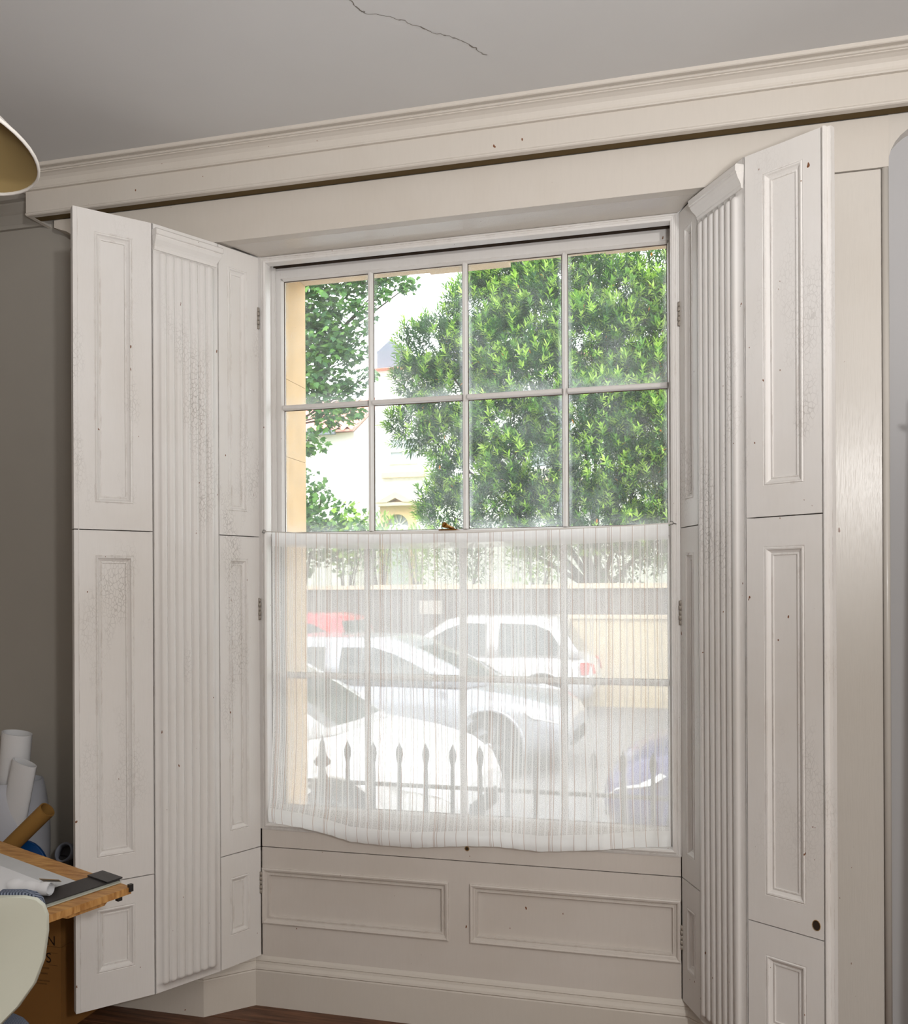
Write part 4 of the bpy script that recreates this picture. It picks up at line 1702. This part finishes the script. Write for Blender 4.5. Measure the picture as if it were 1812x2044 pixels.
def house_window(root, x0, x1, z0, z1, yy):
    m = MB()
    m.box(x0, x1, yy - .02, yy + .06, z0, z1)
    w_ = m.build('window', 'house_glass', root)
    m = MB()
    t = .06
    m.box(x0 - t, x0, yy - .06, yy + .02, z0 - t, z1 + t)
    m.box(x1, x1 + t, yy - .06, yy + .02, z0 - t, z1 + t)
    m.box(x0, x1, yy - .06, yy + .02, z0 - t, z0)
    m.box(x0, x1, yy - .06, yy + .02, z1, z1 + t)
    zc = (z0 + z1) / 2
    m.box(x0, x1, yy - .06, yy - .02, zc - .035, zc + .035)
    xc = (x0 + x1) / 2
    m.box(xc - .025, xc + .025, yy - .055, yy - .02, z0, z1)
    m.build('sash_frame', 'frame_white', w_)
    m = MB()
    m.box(x0 - .25, x1 + .25, yy - .12, yy, z0 - .42, z0 - .28)
    m.build('window_sill', 'bath2', w_)


wA = on_y(781, 879, HY)
wB = on_y(831, 921, HY)
house_window(hb, wA.x, wB.x, wB.z, wA.z, HY)
house_window(hb, -3.2, -2.2, 4.6, 6.2, HY)
house_window(hb, 0.2, 1.2, 4.6, 6.2, HY)
# doorway with pediment
ap_ = on_y(789, 984, HY - .3)
lf = on_y(753, 1003, HY - .3)
rt = on_y(829, 1002, HY - .3)
eb = min(lf.z, rt.z)
dw = (rt.x - lf.x) / 2
dc = (rt.x + lf.x) / 2
m = MB()
for s in (-1, 1):
    m.prism([(dc + s * (dw + .02), eb), (dc, ap_.z + .02), (dc, ap_.z - .14), (dc + s * (dw - .30), eb)], 'y', HY - .42, HY)
m.prism([(dc - dw - .02, eb), (dc + dw + .02, eb), (dc + dw - .03, eb - .09), (dc - dw + .03, eb - .09)], 'y', HY - .40, HY)
pd = m.build('pediment', 'bath2', hb)
m = MB()
m.prism([(dc - dw + .28, eb), (dc + dw - .28, eb), (dc, ap_.z - .13)], 'y', HY - .2, HY)
m.build('tympanum', 'bath', pd)
ra = dw * .60
az = eb - .25 - ra - .05
m = MB()
outer = [(dc - dw + .06, .9), (dc - dw + .06, eb - .09), (dc + dw - .06, eb - .09), (dc + dw - .06, .9)]
arcp = [(dc + ra * math.cos(t), az + ra * math.sin(t)) for t in [math.pi * k / 16 for k in range(17)]]
for (a, b), (c, d) in zip(arcp[:-1], arcp[1:]):
    m.add([(a, HY - .25, b), (a, HY - .25, eb - .09), (c, HY - .25, eb - .09), (c, HY - .25, d), (a, HY, b), (c, HY, d)], [(0, 1, 2, 3), (0, 3, 5, 4)])
for s in (-1, 1):
    m.box(*sorted((dc + s * ra, dc + s * (dw - .06))), HY - .25, HY, .9, eb - .09)
m.build('door_surround', 'bath', hb)
m = MB()
m.add([(dc, HY - .05, az)] + [(p_[0], HY - .05, p_[1]) for p_ in arcp], [(0, k + 1, k + 2) for k in range(16)])
fl = m.build('fanlight', 'house_glass', hb)
for t in (.0, .2, .4, .6, .8, 1.0):
    m = MB()
    m.tube([(dc + .2 * ra * math.cos(math.pi * t), HY - .07, az + .2 * ra * math.sin(math.pi * t) + .02), (dc + ra * math.cos(math.pi * t), HY - .07, az + ra * math.sin(math.pi * t) + .02)], .022, 5)
    m.build('fan_bar', 'frame_white', fl)
m = MB()
m.tube([(dc + .22 * ra * math.cos(t), HY - .07, az + .22 * ra * math.sin(t)) for t in [math.pi * k / 8 for k in range(9)]], .025, 5)
m.build('fan_hub', 'frame_white', fl)
m = MB()
m.box(dc - ra, dc + ra, HY - .12, HY, az - .14, az)
m.build('transom', 'frame_white', hb)
m = MB()
m.box(dc - ra, dc + ra, HY - .06, HY, .9, az - .14)
m.build('door', 'door_pale', hb)

# nearer house at the left with pantiles
HA = 19.0
ha = empty('tiled_house', (-11, HA, .9))
tag(ha, 'white gabled house at the left with red pantile roof edge', 'house')
ev = on_y(640, 864, HA - .25)
ge = on_y(706, 862, HA)
m = MB()
m.box(-16, ge.x, HA, HA + 4.4, .95, ev.z + .02)
m.prism([(HA, ev.z), (HA + 2.2, ev.z + 1.2), (HA + 4.4, ev.z)], 'x', -16, ge.x - .02)
m.build('wall_body', 'render', ha)
m = MB()
m.box(-16, ge.x - .4, HA - .34, HA - .22, ev.z - .06, ev.z + .05)
m.build('gutter', 'slate', ha)
m = MB()
sl = 1.9 / 3.5
m.prism([(HA - .3, ev.z + .0), (HA + 2.2, ev.z + 1.33), (HA + 2.2, ev.z + 1.37), (HA - .3, ev.z + .05)], 'x', -16, ge.x + .12)
m.prism([(HA + 2.2, ev.z + 1.33), (HA + 4.7, ev.z), (HA + 4.7, ev.z + .04), (HA + 2.2, ev.z + 1.37)], 'x', -16, ge.x + .12)
rf = m.build('roof', 'tile', ha)
proto = None
tw, tl = .24, .36
al = math.atan2(1.33, 2.5)
for rrow in range(7):
    for c in range(17):
        x = ge.x + .10 - tw * (c + .5)
        yy = HA - .32 + rrow * tl * math.cos(al)
        z = ev.z + .06 + rrow * tl * math.sin(al)
        if proto is None:
            m = MB()
            ringa = []
            pts = []
            for q in range(9):
                t = q / 8
                pts.append((-tw / 2 + tw * t, .045 * math.cos(2 * math.pi * (t - .35))))
            top_, bot = [], []
            for (px_, pz) in pts:
                top_.append((Vector((px_, 0, pz + .03)), Vector((px_, (tl + .05) * math.cos(al), pz + (tl + .05) * math.sin(al)))))
            vs_, fs_ = [], []
            for a, b in top_:
                vs_ += [a, b]
            for q in range(8):
                fs_.append((2 * q, 2 * q + 2, 2 * q + 3, 2 * q + 1))
            base_i = len(vs_)
            for a, b in top_:
                vs_.append(a + Vector((0, 0, -.03)))
            for q in range(8):
                fs_.append((2 * q, base_i + q, base_i + q + 1, 2 * q + 2))
            m.add(vs_, fs_, True)
            proto = m.build('roof_tile', 'tile', rf, origin=(0, 0, 0))
            proto.location = Vector((x, yy, z)) - WL[rf.name]
            first = Vector((x, yy, z))
        else:
            cpy = proto.copy()
            COL.objects.link(cpy)
            cpy.location = Vector((x, yy, z)) - WL[rf.name]


# ------------------------------------------------------------------ vegetation
def tint_mesh(name, verts, faces, tints, mat):
    me = bpy.data.meshes.new(name)
    me.from_pydata(verts, [], faces)
    at = me.color_attributes.new('tint', 'FLOAT_COLOR', 'POINT')
    at.data.foreach_set('color', np.array(tints, dtype=np.float32).ravel())
    me.polygons.foreach_set('use_smooth', [True] * len(me.polygons))
    me.materials.append(M[mat])
    return me


def lin(c):
    return srgb(*c)


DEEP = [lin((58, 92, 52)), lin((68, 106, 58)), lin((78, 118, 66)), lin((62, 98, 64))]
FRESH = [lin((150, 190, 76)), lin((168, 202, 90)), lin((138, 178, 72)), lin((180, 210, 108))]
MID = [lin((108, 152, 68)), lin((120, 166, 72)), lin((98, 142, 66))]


def lance_leaf(base, d, up, L, w, col, V, F, T):
    """folded lance-shaped leaf: 6 verts, 4 tris+"""
    s = d.cross(up)
    if s.length < 1e-4:
        s = d.cross(Vector((1, 0, 0)))
    s.normalize()
    nrm = s.cross(d)
    b = len(V)
    p1 = base + d * (L * .38)
    p2 = base + d * (L * .70) - nrm * (L * .05)
    tip = base + d * L - nrm * (L * .16)
    for q in (base, p1 + s * w, p1 - s * w, p2 + s * w * .8, p2 - s * w * .8, tip, p1 - nrm * w * .45, p2 - nrm * w * .35):
        V.append(tuple(q))
        T.append(col)
    F += [(b, b + 1, b + 6), (b, b + 6, b + 2), (b + 1, b + 3, b + 7, b + 6), (b + 6, b + 7, b + 4, b + 2), (b + 3, b + 5, b + 7), (b + 7, b + 5, b + 4)]


def rvec(r):
    while True:
        v = Vector((r.uniform(-1, 1), r.uniform(-1, 1), r.uniform(-1, 1)))
        if .05 < v.length < 1:
            return v.normalized()


def sprig(r, org, axis, size, pal, tippal, V, F, T, nl=13):
    axis = axis.normalized()
    for k in range(nl):
        t = (k + .5) / nl
        a = k * 2.4 + r.random()
        side = axis.cross(Vector((0, 0, 1)) if abs(axis.z) < .9 else Vector((1, 0, 0))).normalized()
        side2 = axis.cross(side)
        rad = side * math.cos(a) + side2 * math.sin(a)
        d = (axis * (.35 + .9 * t) + rad * (1.0 - .45 * t)).normalized()
        col = r.choice(tippal if t > .45 else pal)
        j = r.uniform(.85, 1.15)
        col = (col[0] * j, col[1] * j, col[2] * j, 1)
        lance_leaf(org + axis * (size * .75 * t), d, Vector((0, 0, 1)), size * r.uniform(.42, .58) * 1.0, size * .060, col, V, F, T)


def crown_points(r, lobes, n, shell=.35):
    tot = sum(l[1][0] * l[1][1] + l[1][0] * l[1][2] for l in lobes)
    out = []
    for c, s in lobes:
        k = int(n * (s[0] * s[1] + s[0] * s[2]) / tot)
        for _ in range(k):
            v = rvec(r)
            rad = 1 - shell * r.random() ** 1.6
            p_ = Vector((c[0] + v.x * s[0] * rad, c[1] + v.y * s[1] * rad, c[2] + v.z * s[2] * rad))
            out.append((p_, v, rad))
    return out


# large evergreen, right three quarters of the upper sash
rr = random.Random(11)
EY = 14.0
def EP(px, py, yy=EY):
    return on_y(px, py, yy)
ev_t = empty('evergreen_tree', (-1.2, EY + 1.0, .95))
tag(ev_t, 'large evergreen tree with narrow glossy leaves filling the right panes', 'tree', 'trees seen through the window')
lob = []
for px, py, rad, yy in [(860, 690, .62, 14.0), (905, 790, .75, 14.2), (835, 760, .45, 13.8), (830, 850, .55, 14.0), (900, 880, .62, 14.2), (935, 950, .62, 13.9), (900, 1030, .55, 13.8), (860, 1000, .25, 13.7),
                        (960, 620, .75, 14.4), (1020, 570, .8, 14.5), (1010, 700, .85, 14.0), (1080, 620, .85, 14.2), (1060, 760, .85, 13.7), (1000, 850, .8, 13.8), (1060, 930, .85, 13.6), (1000, 1000, .7, 13.6),
                        (1080, 1040, .7, 13.6), (1150, 560, .8, 14.5), (1180, 680, .9, 14.0), (1230, 600, .8, 14.4), (1270, 690, .85, 14.2), (1160, 830, .85, 13.6), (1240, 800, .8, 13.7), (1320, 770, .85, 13.9),
                        (1300, 880, .85, 13.6), (1200, 930, .85, 13.5), (1280, 990, .8, 13.6), (1180, 1040, .75, 13.5), (1360, 620, .9, 14.3), (1400, 900, .9, 13.8), (1340, 1060, .8, 13.7), (1120, 500, .6, 14.6),
                        (1300, 540, .55, 14.5), (980, 540, .45, 14.5), (945, 700, .6, 14.0), (1400, 740, .9, 14)]:
    c = EP(px, py, yy)
    lob.append((c, (rad, rad * .8, rad * .82)))
protos = []
for k in range(5):
    V, F, T = [], [], []
    pal, tip = [(DEEP, MID), (DEEP, FRESH), (MID, FRESH), (DEEP, DEEP), (MID, MID)][k]
    sprig(random.Random(100 + k), Vector((0, 0, 0)), Vector((0, 0, 1)), .24, pal, tip, V, F, T, 14)
    protos.append(tint_mesh('leaf_sprig', V, F, T, 'leaf'))
pts_e = crown_points(rr, lob, 13500, .55)
# keep the 260 outermost, camera-side sprigs as parts of their own
front = [q for q in pts_e if q[1].y < -.35 and q[2] > .86]
rr.shuffle(front)
own = set(id(q[0]) for q in front[:260])
V, F, T = [], [], []
base_e = WL[ev_t.name]
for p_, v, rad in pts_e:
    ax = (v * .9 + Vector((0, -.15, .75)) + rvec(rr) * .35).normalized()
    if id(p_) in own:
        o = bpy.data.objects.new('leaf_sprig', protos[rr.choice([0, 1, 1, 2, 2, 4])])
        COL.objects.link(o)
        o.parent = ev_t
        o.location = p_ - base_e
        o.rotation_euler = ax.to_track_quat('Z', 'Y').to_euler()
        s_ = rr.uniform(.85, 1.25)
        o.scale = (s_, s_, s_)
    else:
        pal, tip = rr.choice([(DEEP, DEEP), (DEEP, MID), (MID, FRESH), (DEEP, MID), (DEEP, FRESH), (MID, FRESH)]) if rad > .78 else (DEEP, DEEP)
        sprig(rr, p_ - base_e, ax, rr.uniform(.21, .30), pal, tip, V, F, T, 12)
for _ in range(160):                         # dying orange leaves
    p_, v, rad = rr.choice(front)
    lance_leaf(p_ - base_e + v * .03, rvec(rr), Vector((0, 0, 1)), .10, .018, lin((214, 140, 52)), V, F, T)
fo = bpy.data.objects.new('foliage', tint_mesh('foliage', V, F, T, 'leaf'))
COL.objects.link(fo)
fo.parent = ev_t
fo['kind'] = 'stuff'
m = MB()
bt = Vector((-1.0, EY + .9, .95))
for c, s in lob[::3]:
    mid_ = bt.lerp(c, .5) + Vector((0, 0, .3))
    m.tube([bt + Vector((rr.uniform(-.1, .1), 0, .4)), mid_, c], [.06, .035, .012], 6)
m.tube([bt, bt + Vector((0, 0, .9))], [.22, .14], 10)
m.build('trunk', 'bark', ev_t)

# sycamore on the left
SYC = [lin((66, 104, 54)), lin((78, 122, 60)), lin((98, 144, 68)), lin((68, 108, 66)), lin((112, 154, 76))]


def lobed_leaf(r, base, nrm, d, L, col, V, F, T):
    s = d.cross(nrm).normalized()
    d = nrm.cross(s).normalized()
    b = len(V)
    out = [(0, -.02), (.30, .02), (.42, .18), (.30, .26), (.52, .52), (.24, .52), (.16, .70), (0, 1.0), (-.16, .70), (-.24, .52), (-.52, .52), (-.30, .26), (-.42, .18), (-.30, .02)]
    V.append(tuple(base + d * (L * .38)))
    T.append(col)
    for a, c in out:
        bend = -nrm * (L * .12 * (a * a * 4 + max(0, c - .5)))
        V.append(tuple(base + s * (a * L) + d * (c * L) + bend))
        T.append(col)
    n_ = len(out)
    F += [(b, b + 1 + k, b + 1 + (k + 1) % n_) for k in range(n_)]


sy = empty('sycamore_tree', (-9.6, 14.0, .95))
tag(sy, 'sycamore tree with broad lobed leaves overhanging the left panes', 'tree', 'trees seen through the window')
SYY = 9.4
lobs = []
for px, py, rad, yy in [(600, 560, .55, 9.4), (640, 620, .6, 9.4), (680, 560, .5, 9.5), (640, 700, .6, 9.3), (690, 690, .42, 9.4), (640, 770, .5, 9.3), (690, 770, .32, 9.4), (600, 650, .6, 9.4), (600, 760, .5, 9.3),
                        (730, 555, .36, 9.5), (775, 555, .28, 9.5), (815, 570, .18, 9.5), (720, 620, .25, 9.4), (760, 590, .14, 9.4), (700, 820, .22, 9.3), (650, 830, .3, 9.2), (620, 880, .25, 9.2), (600, 900, .2, 9.2),
                        (735, 655, .12, 9.4), (738, 745, .16, 9.4)]:
    rad *= 1.26
    lobs.append((EP(px, py, yy + 3.6), (rad, rad * .6, rad * .78)))
rs_ = random.Random(5)
pts_s = crown_points(rs_, lobs, 3600, .75)
bs = WL[sy.name]
lp = []
for k in range(4):
    V, F, T = [], [], []
    lobed_leaf(rs_, Vector((0, 0, 0)), Vector((0, 0, 1)), Vector((0, 1, 0)), 1.0, SYC[k], V, F, T)
    lp.append(tint_mesh('leaf', V, F, T, 'leaf_soft'))
frs = [q for q in pts_s if q[1].y < -.1 and q[2] > .7]
rs_.shuffle(frs)
own = set(id(q[0]) for q in frs[:220])
V, F, T = [], [], []
for p_, v, rad in pts_s:
    nrm = (Vector((0, -.35, .8)) + rvec(rs_) * .7).normalized()
    d = (Vector((.25, -.2, -.7)) + rvec(rs_) * .8).normalized()
    L_ = rs_.uniform(.10, .175)
    if id(p_) in own:
        o = bpy.data.objects.new('leaf', rs_.choice(lp))
        COL.objects.link(o)
        o.parent = sy
        o.location = p_ - bs
        o.rotation_euler = nrm.to_track_quat('Z', 'Y').to_euler()
        o.rotation_euler.rotate_axis('Z', rs_.uniform(0, 6.28))
        o.scale = (L_, L_, L_)
    else:
        if abs(d.dot(nrm)) > .95:
            d = Vector((1, 0, 0))
        c = rs_.choice(SYC)
        j = rs_.uniform(.8, 1.15)
        lobed_leaf(rs_, p_ - bs, nrm, d, L_, (c[0] * j, c[1] * j, c[2] * j, 1), V, F, T)
fo = bpy.data.objects.new('foliage', tint_mesh('foliage', V, F, T, 'leaf_soft'))
COL.objects.link(fo)
fo.parent = sy
fo['kind'] = 'stuff'
m = MB()
tb_ = Vector((-9.6, 14.0, .95))
m.tube([tb_, tb_ + Vector((.1, 0, 2.5)), tb_ + Vector((.5, -.1, 5.0))], [.24, .18, .10], 10)
for c, s in lobs:
    st_ = tb_ + Vector((.3, 0, 2.2 + rs_.random() * 1.5))
    m.tube([st_, st_.lerp(c, .5) + Vector((0, 0, .15)), st_.lerp(c, .85), c], [.04, .025, .015, .008], 6)
m.build('trunk', 'bark', sy)


# garden shrubs along the wall
def shrub(name, label, px, py, yy, rad, pal, n_, seed, lobed=False, rz=None):
    r_ = random.Random(seed)
    c = EP(px, py, yy)
    root = empty(name, (c.x, c.y, .95))
    tag(root, label, 'shrub', 'garden shrubs behind the wall')
    b_ = WL[root.name]
    V, F, T = [], [], []
    for p_, v, q in crown_points(r_, [(c, (rad, rad * .6, (rz or rad)))], n_, .8):
        col = r_.choice(pal)
        j = r_.uniform(.8, 1.2)
        col = (col[0] * j, col[1] * j, col[2] * j, 1)
        if lobed:
            lobed_leaf(r_, p_ - b_, (Vector((0, -.4, .7)) + rvec(r_) * .7).normalized(), (Vector((.1, -.2, .8)) + rvec(r_)).normalized(), r_.uniform(.08, .14), col, V, F, T)
        else:
            lance_leaf(p_ - b_, (v + Vector((0, -.2, .5)) + rvec(r_) * .8).normalized(), Vector((0, 0, 1)), r_.uniform(.09, .15), .022, col, V, F, T)
    o = bpy.data.objects.new('foliage', tint_mesh('foliage', V, F, T, 'leaf_soft'))
    COL.objects.link(o)
    o.parent = root
    o['kind'] = 'stuff'
    mm = MB()
    bb = Vector((c.x, c.y, .95))
    for k in range(5):
        e_ = c + Vector((r_.uniform(-.7, .7) * rad, 0, r_.uniform(-.2, .6) * (rz or rad)))
        mm.tube([bb + Vector((r_.uniform(-.05, .05), 0, 0)), bb.lerp(e_, .5) + Vector((0, 0, .1)), e_], [.025, .015, .006], 5)
    mm.build('stems', 'bark', root)
    return root


shrub('garden_shrub', 'dense dark shrub at the lower left pane beside the stone jamb', 600, 1045, 13.4, .85, SYC, 1500, 21, True, 1.05)
shrub('garden_shrub', 'loose pale green shrub below the tiled house', 690, 1075, 13.5, .62, SYC + FRESH, 800, 22, True, .72)
shrub('garden_shrub', 'light green climber in front of the pedimented doorway', 762, 1085, 13.5, .42, FRESH + MID, 380, 23, False, .55)
shrub('garden_shrub', 'yellow-green bush below the doorway, behind the curtain top', 838, 1110, 13.4, .45, FRESH, 460, 24, False, .55)
shrub('garden_shrub', 'dark laurel bush behind the curtain below the evergreen tree', 930, 1120, 13.4, .55, DEEP + MID, 520, 25, False, .55)
shrub('garden_shrub', 'bright green bush behind the middle of the curtain', 1070, 1115, 13.35, .60, FRESH + MID, 560, 26, False, .5)
shrub('garden_shrub', 'dark bush behind the right side of the curtain', 1245, 1110, 13.45, .85, DEEP, 700, 27, False, .55)
